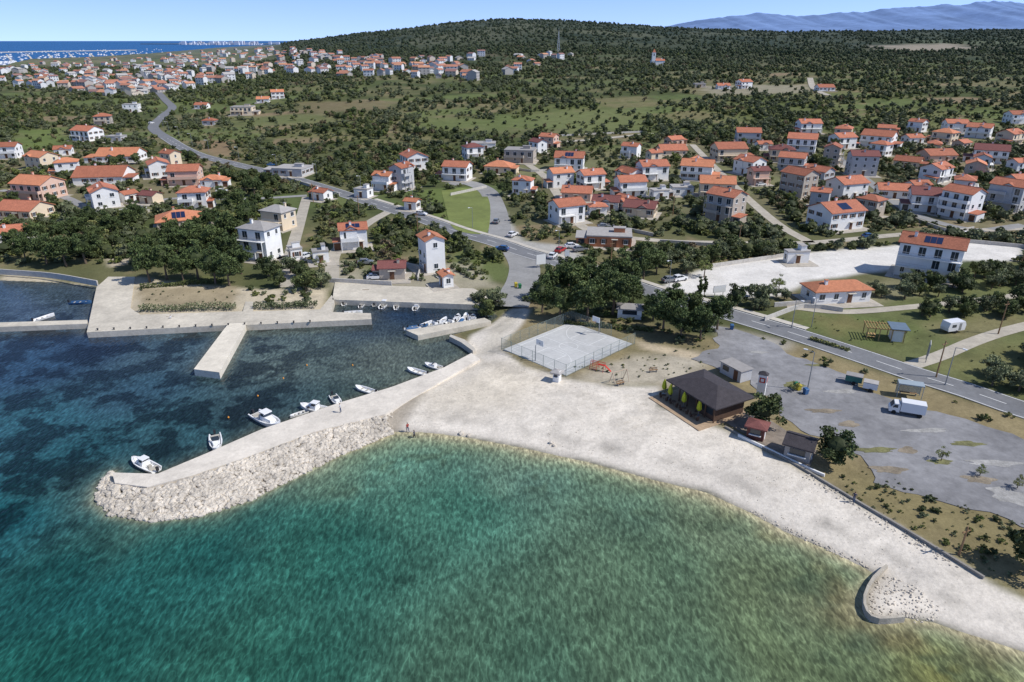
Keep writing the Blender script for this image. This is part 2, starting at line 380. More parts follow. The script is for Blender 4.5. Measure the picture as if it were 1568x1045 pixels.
# ------------------------------------------------------------ sea
az=np.radians(np.linspace(-64,64,440)); rr=np.concatenate([np.geomspace(62,300,320),np.geomspace(305,90000,120)])
A,R=np.meshgrid(az,rr); XW=R*np.sin(A);YW=R*np.cos(A)-60
PW=np.stack([XW.ravel(),YW.ravel()],1)
cps=[(784,1040,.060,.125,.078),(400,1040,.024,.100,.070),(50,1040,.013,.085,.066),(-300,1040,.008,.06,.065),(0,800,.010,.072,.080),(120,900,.013,.082,.073),(-300,700,.008,.05,.08),(60,650,.024,.085,.105),(60,560,.020,.050,.085),(200,600,.030,.070,.095),(150,530,.018,.036,.065),(100,465,.05,.075,.095),(-200,520,.012,.04,.08),(450,550,.085,.115,.10),(450,510,.07,.095,.085),(600,545,.09,.11,.088),(620,480,.010,.022,.04),(560,500,.035,.05,.055),(400,625,.030,.055,.06),(250,670,.024,.068,.078),(120,700,.018,.075,.088),(250,540,.045,.08,.095),
(620,700,.095,.20,.14),(800,720,.11,.20,.145),(700,780,.050,.145,.10),(950,780,.09,.155,.10),(1000,860,.085,.14,.082),(500,850,.026,.110,.080),(300,850,.017,.092,.076),(1200,900,.12,.155,.078),(1250,1000,.115,.155,.075),(1500,1040,.18,.18,.055),(1000,1020,.08,.135,.078),(1100,800,.125,.165,.095)]
num=np.zeros((len(PW),3));den=np.zeros(len(PW))
for a,b,r,g,bl in cps:
    gx,gy,_=G(a,b,0); w=1/((PW[:,0]-gx)**2+(PW[:,1]-gy)**2+12)**1.7
    num+=w[:,None]*np.array([r,g,bl]);den+=w
CW=num/den[:,None]
sdw=-sdpoly(PW,coast); dnw=dline(PW,natural)
wx,wy=PW[:,0],PW[:,1]
wob=1+(vn(wx/5,wy/5,41)-.5)*.9
mo_=.18+.82*S((wx+32)/14)
w2=np.exp(-(dnw*wob/5.0)**2); CW=mixc(CW,c3(.16,.215,.125)[None],w2*.75*mo_)
rt=S((wx-15)/25)*(wy<110); CW=mixc(CW,c3(.13,.11,.045)[None],np.exp(-((dnw-2.5)*wob/2.6)**2)*rt*S((vn(wx/4,wy/4,44)-.3)/.4)*.8)
pt=S((vn(wx/3.5,wy/2.5,47)*.6+vn(wx/1.3,wy/1.3,48)*.4-.55)/.12)*np.exp(-((dnw-6)/4)**2)*(wx>-25); CW=mixc(CW,c3(.06,.09,.05)[None],pt*.6)
w1=np.exp(-(dnw*wob/(.7+.5*mo_))); CW=mixc(CW,c3(.42,.36,.22)[None],w1*(.55+.45*mo_))
w3=np.exp(-np.maximum(sdw,0)/1.2)*(dnw>3); CW=mixc(CW,c3(.10,.095,.065)[None],w3*.6)
f=S((wy-420)/600); CW=mixc(CW,c3(.022,.105,.27)[None],f)
hl=np.array(G(190,600,0)[:2]); gm=np.clip(1-np.hypot(wx-hl[0]+14,(wy-hl[1]))/64,0,1)
gm=np.maximum(S(gm*2.2)*S((sdw-1)/3),.0)*(wy>60)
gm=np.maximum(gm, .8*np.exp(-((wx-G(617,890,0)[0])**2+(wy-G(617,890,0)[1])**2)/3.5))
gm=np.maximum(gm,.25*(wy<200)*S((dnw-4)/3))
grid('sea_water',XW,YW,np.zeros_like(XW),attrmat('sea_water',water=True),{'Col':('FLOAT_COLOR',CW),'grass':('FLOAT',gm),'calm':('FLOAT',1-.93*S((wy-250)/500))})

# ------------------------------------------------------------ quays
slab('quay',W([(133,509),(148,440),(166,424),(207,424),(200,472),(215,482),(372,477),(376,462),(388,462),(388,477),(490,474),(508,452),(512,460),(507,478),(568,480),(569,489),(500,492),(378,498),(350,498)],1.25),-1.5,1.25,QUAY)
slab('concrete_pier',W([(350,496),(378,495),(336,571),(297,566)],1.25),-1.5,1.32,M('pier_top',(.68,.62,.51),var=.12,scale=.5,bump=.2,stain=.1))
slab('sea_wall_breakwater',W([(-250,500),(0,494),(134,490),(134,496),(0,501),(-250,508)],1.1),-1.5,1.1,QUAY)
slab('harbour_jetty',W([(622,506),(742,487),(752,492),(690,504),(640,514)],1.1),-1.5,1.1,QUAY)
slab('quay_promenade',W([(509,459),(620,463),(736,467),(752,455),(725,442),(600,438),(513,432)],1.25),-1.5,1.25,QUAY)
slab('mole_walkway',W([(172,724),(242,726),(320,693),(400,658),(520,617),(600,593),(680,563),(722,541),(735,550),(640,605),(590,634),(480,662),(380,700),(290,730),(225,746),(176,740)],1.2),-1.5,1.23,M('mole_top',(.67,.61,.52),var=.14,scale=.4,bump=.4,bscale=2,stain=.1))
slab('slipway_kerb',W([(690,512),(712,520),(728,534),(724,537),(706,524),(688,515)],1.1),-1,1.05,CONC)
mb=MB()
for i in range(14):
    a=G(150+i*25,506-i*.95,1.25); mb.cyl((a[0],a[1],1.25),(a[0],a[1],1.6),.13,.13,8,0); mb.cyl((a[0],a[1],1.6),(a[0],a[1],1.68),.2,.2,8,0)
mb.make('mooring_bollards',[DARKM])
def wallline(name,pts,th,z0,z1,mat,step=1.5):
    L=catmull(pts,step); mb=MB(); rings=[]
    for i,p in enumerate(L):
        t=L[min(i+1,len(L)-1)]-L[max(i-1,0)]; t=t/np.linalg.norm(t); n=np.array([-t[1],t[0]])*th/2
        zz=float(landz(p[0],p[1]))-1.2 if p[1]>230 else 0
        a=p+n;b=p-n; rings.append([(a[0],a[1],zz+z0),(b[0],b[1],zz+z0),(b[0],b[1],zz+z1),(a[0],a[1],zz+z1)])
    mb.loft(rings); return mb.make(name,[mat])
wallline('groyne_wall',W([(1358,866),(1338,884),(1324,912),(1328,936),(1346,947),(1385,944)],.7),.28,-1,.8,M('groyne_concrete',(.42,.38,.31),var=.2,scale=1,bump=.3,stain=.1))
wallline('beach_retaining_wall',W([(1110,655),(1160,682),(1220,714),(1300,762),(1400,821),(1506,886)],1.2),.28,.3,1.5,CONCD)

# ------------------------------------------------------------ roads
ASPH=M('asphalt',(.18,.183,.19),rough=.9,var=.12,scale=.5,bump=.15,stain=.1)
ASPHL=M('worn_asphalt',(.28,.275,.265),rough=.9,var=.15,scale=.3,bump=.15,stain=.1)
PAINTW=M('road_paint',(.70,.70,.68),var=.15,scale=2)
LANE=M('gravel_lane',(.42,.38,.31),var=.18,scale=.4,bump=.3,stain=.1)
def strip(name,L,o0,o1,dz,mat,i0=0,i1=None,dash=None,thick=0,parent=None):
    mb=MB();n=len(L);pts=[]
    for i,p in enumerate(L):
        t=L[min(i+1,n-1)]-L[max(i-1,0)];t=t/(np.linalg.norm(t)+1e-9);nn=np.array([-t[1],t[0]])
        e=max(0,(p[1]-200))*.0006
        a=p+nn*o0;b=p+nn*o1
        pts.append(((a[0],a[1],float(landz(*a))+dz+e),(b[0],b[1],float(landz(*b))+dz+e)))
    for i in range(i0,(i1 or n)-1):
        if dash and (i%dash)>=dash//2: continue
        mb.poly([pts[i][1],pts[i+1][1],pts[i+1][0],pts[i][0]])
        if thick:
            for k in (0,1):
                q=[pts[i][k],pts[i+1][k]]; mb.poly([(q[0][0],q[0][1],q[0][2]-thick),(q[1][0],q[1][1],q[1][2]-thick),q[1],q[0]])
    return mb.make(name,[mat],parent)
main_px=[(1900,725),(1740,680),(1568,628),(1480,598),(1400,573),(1320,546),(1220,513),(1120,483),(1000,448),(920,421),(860,403),(800,386),(760,372),(700,355),(650,337),(600,321),(540,302),(480,283),(420,266),(360,252),(300,236),(262,216),(235,196),(250,178),(264,165),(250,150),(228,125),(216,110)]
main=catmull(W(main_px),2.0)
strip('main_road',main,-3.4,3.4,.05,ASPH)
near_n=sum(1 for p in main if p[1]<420)
strip('road_edge_line',main,3.0,3.18,.075,PAINTW,0,near_n);strip('road_edge_line',main,-3.18,-3.0,.075,PAINTW,0,near_n)
strip('road_centre_line',main,-.09,.09,.075,PAINTW,0,near_n,dash=4)
i0=next(i for i,p in enumerate(main) if p[0]<G(1230,515)[0]); i1=next(i for i,p in enumerate(main) if p[0]<G(560,305)[0])
strip('pavement',main,-5.2,-3.55,.15,CONC,i0,i1,thick=.15)
roads=[main]
def lane(name,px,w,mat,dz=.04):
    L=catmull(W(px),2.5);strip(name,L,-w/2,w/2,dz,mat);roads.append(L)
lane('side_road',[(800,385),(768,372),(765,345),(758,315),(745,292),(715,280),(690,283)],7,ASPHL,.035)
lane('harbour_road',[(792,386),(803,408),(800,432),(790,450),(782,470)],8,ASPHL,.037)
lane('village_lane',[(805,250),(835,272),(862,310),(900,352),(1000,368),(1110,372),(1240,372),(1400,358),(1568,350),(1700,345)],3.6,LANE)
lane('village_lane',[(1060,222),(1100,262),(1180,335),(1240,372)],3.4,LANE)
lane('village_lane',[(1275,235),(1345,290),(1400,328),(1490,352),(1568,345)],4,ASPHL)
lane('village_lane',[(835,218),(900,215),(1000,205)],5,LANE)
lane('village_lane',[(600,322),(560,345),(515,385),(508,430)],3.5,LANE)
lane('village_lane',[(470,302),(458,345),(445,392),(440,440)],3.5,LANE)
lane('village_lane',[(0,292),(90,300),(160,325),(260,305),(380,305),(470,300)],3.4,ASPHL)
lane('village_lane',[(1240,120),(1245,135),(1268,147)],6,LANE)
lane('farm_lane',[(1205,470),(1290,478),(1400,470),(1568,452),(1700,440)],2.6,LANE,.045)
lane('farm_track',[(1395,560),(1440,545),(1500,520),(1568,500),(1700,470)],3.0,LANE,.045)
PARK=M('parking_gravel',(.225,.222,.225),rough=.95,var=.28,scale=.12,bump=.5,bscale=2,stain=.18)
park_px=[(1095,500),(1130,503),(1190,528),(1215,545),(1290,572),(1330,600),(1400,625),(1480,645),(1568,672),(1760,740),(1760,880),(1568,806),(1480,778),(1340,742),(1320,700),(1230,660),(1200,640),(1150,580),(1090,560),(1062,548),(1100,535)]
pw=[np.array(p) for p in W(park_px,1.2)]; pl2=[]
for i in range(len(pw)):
    a,b=pw[i],pw[(i+1)%len(pw)]
    n_=max(1,int(np.linalg.norm(b-a)/1.5))
    for k in range(n_):
        q=a+(b-a)*k/n_; pl2.append((q[0]+(vn(q[0]/3,q[1]/3,201)-.5)*2.2,q[1]+(vn(q[0]/3,q[1]/3,202)-.5)*2.2))
slab('car_park',pl2,1.0,1.255,PARK)
GI=M('dry_grass',(.17,.165,.07),var=.4,scale=1.2,bump=.6,stain=.2);DI=M('dirt_patch',(.24,.20,.145),var=.3,scale=.8,bump=.4,stain=.2);LG=M('light_gravel_patch',(.33,.32,.30),var=.3,scale=.8,bump=.4,stain=.2)
for k,(a,b,rx,ry) in enumerate([(1440,708,14,4),(1498,735,18,5),(1545,760,22,9),(1215,590,16,5),(1390,690,12,4),(1290,600,24,4),(1250,560,16,3),(1360,720,20,5),(1160,540,16,3),(1480,680,22,3),(1300,650,14,4),(1420,660,30,3),(1340,690,26,4),(1260,630,22,4),(1520,710,34,4)]):
    cx_,cy_,_=G(a,b,1.2); pl=[(cx_+rx*.11*(1+.22*math.sin(3*t+k)+.15*math.sin(7*t+2*k))*math.cos(t),cy_+ry*.2*(1+.25*math.cos(2*t+k)+.15*math.cos(5*t))*math.sin(t)) for t in np.linspace(0,2*math.pi,34)[:-1]]
    slab('grass_island' if k%3==0 else 'gravel_patch',pl,1.1,1.265+.002*k,(GI,DI,LG)[k%3])

# ------------------------------------------------------------ sports court
def fr(a,b,c,d,z):
    A,B,Cc,D=[np.array(G(*q,z)[:2]) for q in(a,b,c,d)]
    cen=(A+B+Cc+D)/4; u=((B-A)+(Cc-D))/2; v=((D-A)+(Cc-B))/2
    return cen,np.linalg.norm(u),np.linalg.norm(v),math.atan2(u[1],u[0])
cen,cw,chh,ca=fr((768,532),(862,575),(972,527),(878,496),1.25)
ct=empty('sports_court',(cen[0],cen[1],1.2),ca)
mb=MB();mb.box(-cw/2,cw/2,-chh/2,chh/2,-.2,.08);mb.make('surface',[M('court_surface',(.49,.49,.475),var=.09,scale=.3,stain=.07)],ct)
mb=MB();a,b=cw/2-1,chh/2-1
def ln(x0,x1,y0,y1): mb.box(x0,x1,y0,y1,.08,.09)
for sgn in(-1,1): ln(-a,a,sgn*b-.05,sgn*b+.05);ln(sgn*a-.05,sgn*a+.05,-b+.06,b-.06)
ln(-a+.06,a-.06,-.05,.05)
for sgn in(-1,1):
    e=sgn*b; ln(-2.4,-2.3,min(e,e-sgn*5.5)+.06,max(e,e-sgn*5.5)-.06);ln(2.3,2.4,min(e,e-sgn*5.5)+.06,max(e,e-sgn*5.5)-.06);ln(-2.29,2.29,e-sgn*5.5-.05,e-sgn*5.5+.05)
for cyy,rad,aa,bb in((0,1.8,0,2*math.pi),(b,6.2,math.pi,2*math.pi),(-b,6.2,0,math.pi)):
    K=40
    for i in range(K):
        t0=aa+(bb-aa)*i/K;t1=aa+(bb-aa)*(i+1)/K
        q=[(rad_*math.cos(t),cyy+rad_*math.sin(t),.094) for rad_,t in((rad-.05,t0),(rad+.05,t0),(rad+.05,t1),(rad-.05,t1))]; mb.poly(q)
mb.make('court_lines',[PAINTW],ct)
mb=MB()
FEN=M('fence_post_green',(.18,.23,.21),var=.05)
def fence_run(mb,p,q,h,sp_=2.5):
    p=np.array(p);q=np.array(q);d=np.linalg.norm(q-p);n=max(1,int(d/sp_))
    for i in range(n+1):
        r=p+(q-p)*i/n; mb.cyl((r[0],r[1],0),(r[0],r[1],h),.04,.04,6,0)
    for zz in(.15,h-.05): mb.cyl((p[0],p[1],zz),(q[0],q[1],zz),.02,.02,5,0)
    mb.poly([(p[0],p[1],.1),(q[0],q[1],.1),(q[0],q[1],h),(p[0],p[1],h)],1)
X0,Y0=cw/2+.3,chh/2+.3
MESHM=M('wire_mesh',(.30,.35,.33),alpha=.17,var=.05)
fence_run(mb,(-X0,-Y0),(X0,-Y0),2.4);fence_run(mb,(X0,-Y0),(X0,Y0),2.4);fence_run(mb,(-X0,-Y0),(-X0,Y0),2.4);fence_run(mb,(-X0,Y0),(X0*.3,Y0),2.4)
mb.make('fence',[FEN,MESHM],ct)
for sgn in(-1,1):
    mb=MB(); mb.cyl((0,sgn*(b+.5),0),(0,sgn*(b+.5),3.2),.1,.08,8,0);mb.cyl((0,sgn*(b+.5),3.1),(0,sgn*(b-.6),3.3),.07,.07,6,0)
    mb.box(-.9,.9,sgn*(b-.65)-.03,sgn*(b-.65)+.03,2.8,3.9,1)
    for i in range(12):
        t=i*math.pi/6;t2=t+math.pi/6;mb.cyl((.23*math.cos(t),sgn*(b-.95)+.23*math.sin(t),3.0),(.23*math.cos(t2),sgn*(b-.95)+.23*math.sin(t2),3.0),.02,.02,4,2,False)
    mb.make('basketball_hoop',[METAL,FRAME,RED],ct)

# ------------------------------------------------------------ houses
HOUSES=[]
wc={'w':WHITE,'c':CREAM,'p':PINK,'g':GREYW,'b':BARE,'o':BRICKY}
rc={'t':TERRA,'o':TERRO,'d':TERRD,'g':ROOFG}
def roofmesh(mb,L,Wd,h,kind,ov=.45,pt=.42,m=0):
    th=.2
    if kind=='f':
        mb.box(-L/2-.15,L/2+.15,-Wd/2-.15,Wd/2+.15,h,h+.35,m);return h+.35
    X1,Y1=L/2+ov,Wd/2+ov; ze=h-ov*pt+.05; zr=h+Wd/2*pt+.05
    rx=X1 if kind=='g' else max(X1-Y1,.05)
    up=[(-X1,-Y1),(X1,-Y1),(X1,Y1),(-X1,Y1)]
    for o,fl in((th,1),(0,-1)):
        e=[(a_,b_,ze+o) for a_,b_ in up];r0=(-rx,0,zr+o);r1=(rx,0,zr+o)
        fs=[[e[0],e[1],r1,r0],[e[2],e[3],r0,r1]]
        if kind!='g': fs+=[[e[1],e[2],r1],[e[3],e[0],r0]]
        for q in fs: mb.poly(q if fl>0 else q[::-1],m)
    lo=[(a_,b_,ze) for a_,b_ in up];hi=[(a_,b_,ze+th) for a_,b_ in up]
    if kind=='g':
        mb.poly([lo[0],lo[1],hi[1],hi[0]],m);mb.poly([lo[2],lo[3],hi[3],hi[2]],m)
        for sx in(-1,1):
            for sy in(-1,1): mb.poly([(sx*X1,sy*Y1,ze),(sx*X1,0,zr),(sx*X1,0,zr+th),(sx*X1,sy*Y1,ze+th)],m)
        mb.box(-X1,X1,-.13,.13,zr+th-.04,zr+th+.07,m)
    else:
        for i in range(4): j=(i+1)%4;mb.poly([lo[i],lo[j],hi[j],hi[i]],m)
    return zr+th
def build_house(par,L,Wd,st,wall,roof,kind,r,solar=False):
    h=st*2.7+.3
    wb=MB();wb.box(-L/2,L/2,-Wd/2,Wd/2,-1.2,h)
    if kind=='g':
        for sx in(-1,1): wb.poly([(sx*L/2,-Wd/2,h),(sx*L/2,Wd/2,h),(sx*L/2,0,h+Wd/2*.42)])
    rb=MB();zr=roofmesh(rb,L,Wd,h,kind)
    win=MB();dr=MB();bal=MB()
    def window(cx,cy,cz,ax,sg,w=1.05,hh=1.25,sh=False):
        def bx(mbb,u0,u1,d0,d1,z0,z1,m):
            if ax=='y': ys=sorted((cy+sg*d0,cy+sg*d1)); mbb.box(cx+u0,cx+u1,ys[0],ys[1],z0,z1,m)
            else: xs=sorted((cx+sg*d0,cx+sg*d1)); mbb.box(xs[0],xs[1],cy+u0,cy+u1,z0,z1,m)
        bx(win,-w/2-.09,w/2+.09,.002,.04,cz-.09,cz+hh+.09,1)
        bx(win,-w/2,-.03,.02,.055,cz,cz+hh,0);bx(win,.03,w/2,.02,.055,cz,cz+hh,0)
        bx(win,-w/2-.18,w/2+.18,.003,.14,cz-.17,cz-.09,1)
        if sh:
            bx(win,-w/2-.62,-w/2-.12,.003,.07,cz,cz+hh,2);bx(win,w/2+.12,w/2+.62,.003,.07,cz,cz+hh,2)
    sh=r.random()<.4
    hasbal=st>1 and r.random()<.75
    for s in range(st):
        z0=s*2.7+1.1
        for ax,span,off in(('y',L,Wd/2),('x',Wd,L/2)):
            n=max(1,int(span/3.1))
            for sg in(-1,1):
                for i in range(n):
                    u=-span/2+(i+.5)*span/n
                    if r.random()<.18: continue
                    if ax=='y' and sg<0 and s==0 and i==n//2: continue
                    tall=(hasbal and ax=='y' and sg<0 and s>0)
                    cz=z0-.85 if tall else z0; hh=2.1 if tall else 1.2; w=1.5 if tall else r.choice((.8,1.0,1.0,1.3))
                    if ax=='y': window(u,sg*off,cz,'y',sg,w,hh,sh and not tall)
                    else: window(sg*off,u,cz,'x',sg,w,hh,sh and span/n>2.9)
    n=max(1,int(L/3.1));u=-L/2+(n//2+.5)*L/n
    dr.box(u-.55,u+.55,-Wd/2-.06,-Wd/2-.002,.05,2.2,0);dr.box(u-.8,u+.8,-Wd/2-1.2,-Wd/2-.002,-.3,.05,1);dr.box(u-.9,u+.9,-Wd/2-1.0,-Wd/2-.002,2.4,2.5,1)
    if hasbal:
        for s in range(1,st):
            zb=s*2.7+.1; a0=-L/2+.1; a1=L/2-.1 if r.random()<.6 else r.uniform(0,L*.2)
            bal.box(a0,a1,-Wd/2-1.5,-Wd/2-.004,zb-.16,zb,0)
            yy=-Wd/2-1.45
            if r.random()<.5:
                bal.box(a0,a1,yy-.04,yy+.06,zb,zb+.9,0)
                for xx in(a0,a1-.1): bal.box(xx,xx+.1,yy+.06,-Wd/2-.01,zb,zb+.9,0)
            else:
                bal.box(a0,a1,yy-.03,yy+.03,zb+.88,zb+.95,1)
                xx=a0
                while xx<a1: bal.box(xx,xx+.04,yy-.02,yy+.02,zb,zb+.88,1);xx+=.3
            for xx in(a0,a1-.2): bal.box(xx,xx+.2,yy-.05,yy+.15,-1,zb-.16,0)
    if kind in'gh':
        cxx=r.uniform(-L*.3,L*.3);cyy=r.choice((-1,1))*Wd*.18
        wb.box(cxx-.3,cxx+.3,cyy-.3,cyy+.3,h,zr+.5);rb.box(cxx-.4,cxx+.4,cyy-.4,cyy+.4,zr+.5,zr+.6)
        if r.random()<.3 and L>7:
            gx=r.uniform(-L*.2,L*.2);gw=1.5; yb=-Wd/2-.004
            wb.box(gx-gw,gx+gw,yb-.25,yb,-.8,h+.1)
            wb.poly([(gx-gw,yb-.25,h+.1),(gx+gw,yb-.25,h+.1),(gx,yb-.25,h+.1+gw*.45)])
            rb.poly([(gx-gw-.3,yb-.6,h+.14),(gx,yb-.6,h+.35+gw*.45),(gx,-Wd*.12,h+.35+gw*.45),(gx-gw-.3,-Wd*.3,h+.14)]);rb.poly([(gx,yb-.6,h+.35+gw*.45),(gx+gw+.3,yb-.6,h+.14),(gx+gw+.3,-Wd*.3,h+.14),(gx,-Wd*.12,h+.35+gw*.45)])
    elif kind=='f':
        wb.box(L*.1,L*.35,-.8,1.2,h+.35,h+1.6); rb.box(L*.08,L*.37,-1,1.4,h+1.6,h+1.72)
    if solar and kind in'gh':
        y0=-Wd*.42;y1=-Wd*.12
        for i in range(3):
            xx=-1.9+i*1.3
            f_=lambda q:h+.05+(Wd/2-abs(q))*.42+.26
            rb.poly([(xx,y0,f_(y0)),(xx+1.2,y0,f_(y0)),(xx+1.2,y1,f_(y1)),(xx,y1,f_(y1))],1)
    if r.random()<.5 and L>6:
        aw=L*r.uniform(.3,.45);al=Wd*r.uniform(.4,.6);sx=r.choice((-1,1));x0=L/2*sx;x1=x0+sx*aw*.7;xa,xb=min(x0,x1),max(x0,x1)
        if sx>0: xa+=.003
        else: xb-=.003
        wb.box(xa,xb,-Wd/2+.3,-Wd/2+.3+al,-1.2,2.4)
        rb.loft([[(xx,-Wd/2-.1,2.43),(xx,-Wd/2+.6+al,2.95),(xx,-Wd/2+.6+al,3.1),(xx,-Wd/2-.1,2.6)] for xx in(xa-(.25 if sx<0 else -.01),xb+(.25 if sx>0 else -.01))],0)
        win.box((xa+xb)/2-.9,(xa+xb)/2+.9,-Wd/2+.25,-Wd/2+.297,.1,2.1,r.choice((0,2)))
    wb.make('walls',[wall],par);rb.make('roof',[roof,SOLAR],par);win.make('windows',[GLASS,FRAME,SHUT],par);dr.make('door',[SHUT,CONC],par)
    if bal.f: bal.make('balcony',[wall,RAIL],par)
    pt_=MB();pt_.box(-L/2-1.5,L/2+1.5,-Wd/2-3,Wd/2+1,-1.0,.07);pt_.make('patio',[M('patio_paving',(.42,.38,.32),var=.2,scale=.7,stain=.1)],par)
def house(px,py,wpx,st=2,wall='w',roof='t',kind='g',rot=-25,name=None,solar=False,ratio=.78,seed=None,sx=.93):
    x_,y_,z_=G(px,py); r=random.Random(seed if seed is not None else int(px*31+py))
    wp=wpx*depth(x_,y_,z_)/F; ra=math.radians(rot); L=wp*sx/(abs(math.cos(ra))+ratio*abs(math.sin(ra))); L=min(max(L,3.2),23); Wd=L*ratio
    cy_=y_+.32*L; z_=float(landz(x_,cy_))
    nm_={1:'bungalow',2:'two_storey_house',3:'three_storey_house'}[st] if not name else name
    e=empty(nm_,(x_,cy_,z_),ra); HOUSES.append((x_,cy_,L*.72+1))
    build_house(e,L,Wd,st,wc[wall],rc[roof],kind,r,solar)
HL=[
(130,216,46,2,'w','t','g',-20),(156,192,30,2,'b','t','h',20),(200,172,26,2,'w','g','f',10),(178,249,66,1,'w','o','g',5),(240,272,46,2,'w','t','g',-60),(60,260,50,2,'c','o','g',-25),(95,238,30,1,'w','t','g',20),
(52,306,72,2,'p','o','g',-15),(150,282,84,1,'w','t','g',8),(155,318,60,2,'w','t','g',-55),(281,284,52,2,'p','t','g',10),(324,287,36,1,'w','o','h',5),(229,312,34,1,'c','d','g',-20),(195,310,26,1,'w','t','g',60),
(28,336,74,1,'c','t','g',-10),(14,372,60,1,'w','t','g',20),(268,352,84,1,'b','o','h',25),(370,177,36,2,'c','g','f',5),(308,167,20,1,'w','t','g',0),(402,158,22,1,'w','o','g',10),(424,152,24,2,'w','o','g',20),(320,192,20,1,'g','t','h',0),(175,218,26,1,'g','g','f',0),
(398,398,62,3,'w','g','h',-20),(425,352,54,2,'c','g','h',-25),(540,382,50,2,'w','t','g',15),(661,416,46,3,'w','o','g',-65),(683,440,20,1,'w','o','g',-65),(600,428,44,1,'b','d','g',5),(490,403,30,1,'w','g','f',20),(451,398,28,1,'w','g','f',-60),
(492,307,34,1,'w','t','g',-30),(588,292,36,2,'w','o','g',-20),(615,290,38,3,'g','t','g',60),(631,322,26,1,'w','o','g',-20),(633,260,50,2,'w','t','g',-65),(700,277,48,2,'w','t','g',-15),(765,266,50,1,'c','o','h',-15),(556,303,30,1,'w','g','f',-20),(445,270,60,1,'g','g','f',-12),
(797,250,54,2,'b','g','f',-10),(740,230,40,1,'w','g','f',0),(873,262,52,2,'w','t','g',-10),(858,287,44,2,'w','o','g',20),(905,290,46,2,'w','t','g',20),(885,308,54,1,'p','t','g',-12),(868,342,60,2,'w','t','g',25),(930,322,50,1,'w','d','g',-15),(966,302,50,2,'w','t','g',10),
(983,332,60,1,'c','d','g',-20),(935,378,80,1,'o','g','f',-8),(962,322,48,1,'w','t','g',-60),(965,276,44,1,'w','t','g',-60),(1000,276,50,2,'w','t','g',10),(1030,240,46,1,'c','t','g',5),(915,330,30,1,'w','t','h',5),
(1070,276,60,2,'w','o','g',-20),(1118,247,52,2,'c','t','g',5),(1150,268,48,2,'w','t','g',-60),(1100,305,62,2,'c','o','g',-12),(1113,340,62,3,'b','t','g',-50),(1147,220,42,2,'g','t','g',-10),(1170,230,24,1,'w','t','g',5),
(1230,240,54,3,'w','t','g',-25),(1292,228,40,2,'w','t','g',15),(1240,205,34,2,'w','t','g',0),(1350,226,60,2,'w','t','g',-40),(1225,302,54,3,'b','t','g',-60),(1216,262,50,2,'g','t','g',-30),(1275,255,36,3,'b','t','g',60),(1322,270,46,3,'g','d','g',-10),(1300,305,62,2,'w','t','g',20),
(1285,352,84,2,'w','t','g',20),(1372,304,56,1,'w','t','g',-15),(1427,325,68,2,'w','d','g',-20),(1440,248,50,1,'p','t','g',5),(1395,258,48,1,'c','t','g',-40),(1437,280,54,2,'w','t','g',35),(1475,335,56,3,'w','t','g',-62),(1503,212,44,2,'w','t','g',-40),
(1550,222,44,2,'c','t','g',30),(1522,250,60,2,'w','d','g',-30),(1549,323,60,3,'g','t','g',-55),(1475,228,30,1,'b','t','g',30),(1560,190,30,2,'w','t','g',0),(1400,220,30,1,'w','t','g',10),(1465,205,36,2,'w','t','g',-10),(1045,300,34,1,'w','g','f',0),(1010,305,30,1,'w','g','f',10),
(1620,260,60,2,'w','t','g',-10),(1640,330,70,2,'c','t','g',20),(1700,300,60,2,'w','t','g',0),(-60,300,60,2,'w','t','g',10),(-80,350,70,1,'w','o','g',-10),(1265,140,26,1,'w','t','g',0),(1140,136,26,2,'w','t','g',20),(1108,137,20,1,'w','t','g',0),(1072,134,18,1,'b','g','f',0)]
for h_ in HL: house(*h_,solar=(h_[0] in(540,873,1285,268)))
house(1432,430,106,3,'w','t','g',-35,name='seaside_guest_house',solar=True,ratio=.6,seed=5)
house(1290,468,104,1,'w','o','h',8,name='orange_roofed_bungalow',ratio=.45,seed=11)
house(1222,405,38,1,'w','g','f',5,name='white_storage_building',ratio=.4,seed=3)
rh=random.Random(44)
def inpoly(px,py,pl): return sdpoly(np.array([[px,py]],float),pl)[0]>0
for pl,n,a0_,a1_ in(([(1040,215),(1568,195),(1568,345),(1380,340),(1240,355),(1130,360),(1050,300)],18,30,46),([(700,225),(1040,222),(1040,320),(840,330),(780,290)],7,26,40),([(0,235),(330,245),(330,330),(0,320)],4,28,44)):
    k=0;tries=0
    while k<n and tries<900:
        tries+=1;px=rh.uniform(min(a for a,b in pl),max(a for a,b in pl));py=rh.uniform(min(b for a,b in pl),max(b for a,b in pl))
        if not inpoly(px,py,pl): continue
        x_,y_,_=G(px,py); wq=rh.uniform(a0_,a1_)*(py/260)**.5
        if any(math.hypot(x_-a,y_+4-b)<c+9 for a,b,c in HOUSES): continue
        if min(dline(np.array([[x_,y_+4]]),[tuple(p) for p in L[::4]])[0] for L in roads)<9: continue
        k+=1;house(px,py,wq,rh.choice((1,2,2,2)),rh.choice('wwwwcpgb'),rh.choice('ttttod'),rh.choice('gggh'),rh.choice((-55,-30,-15,10,25,60)))

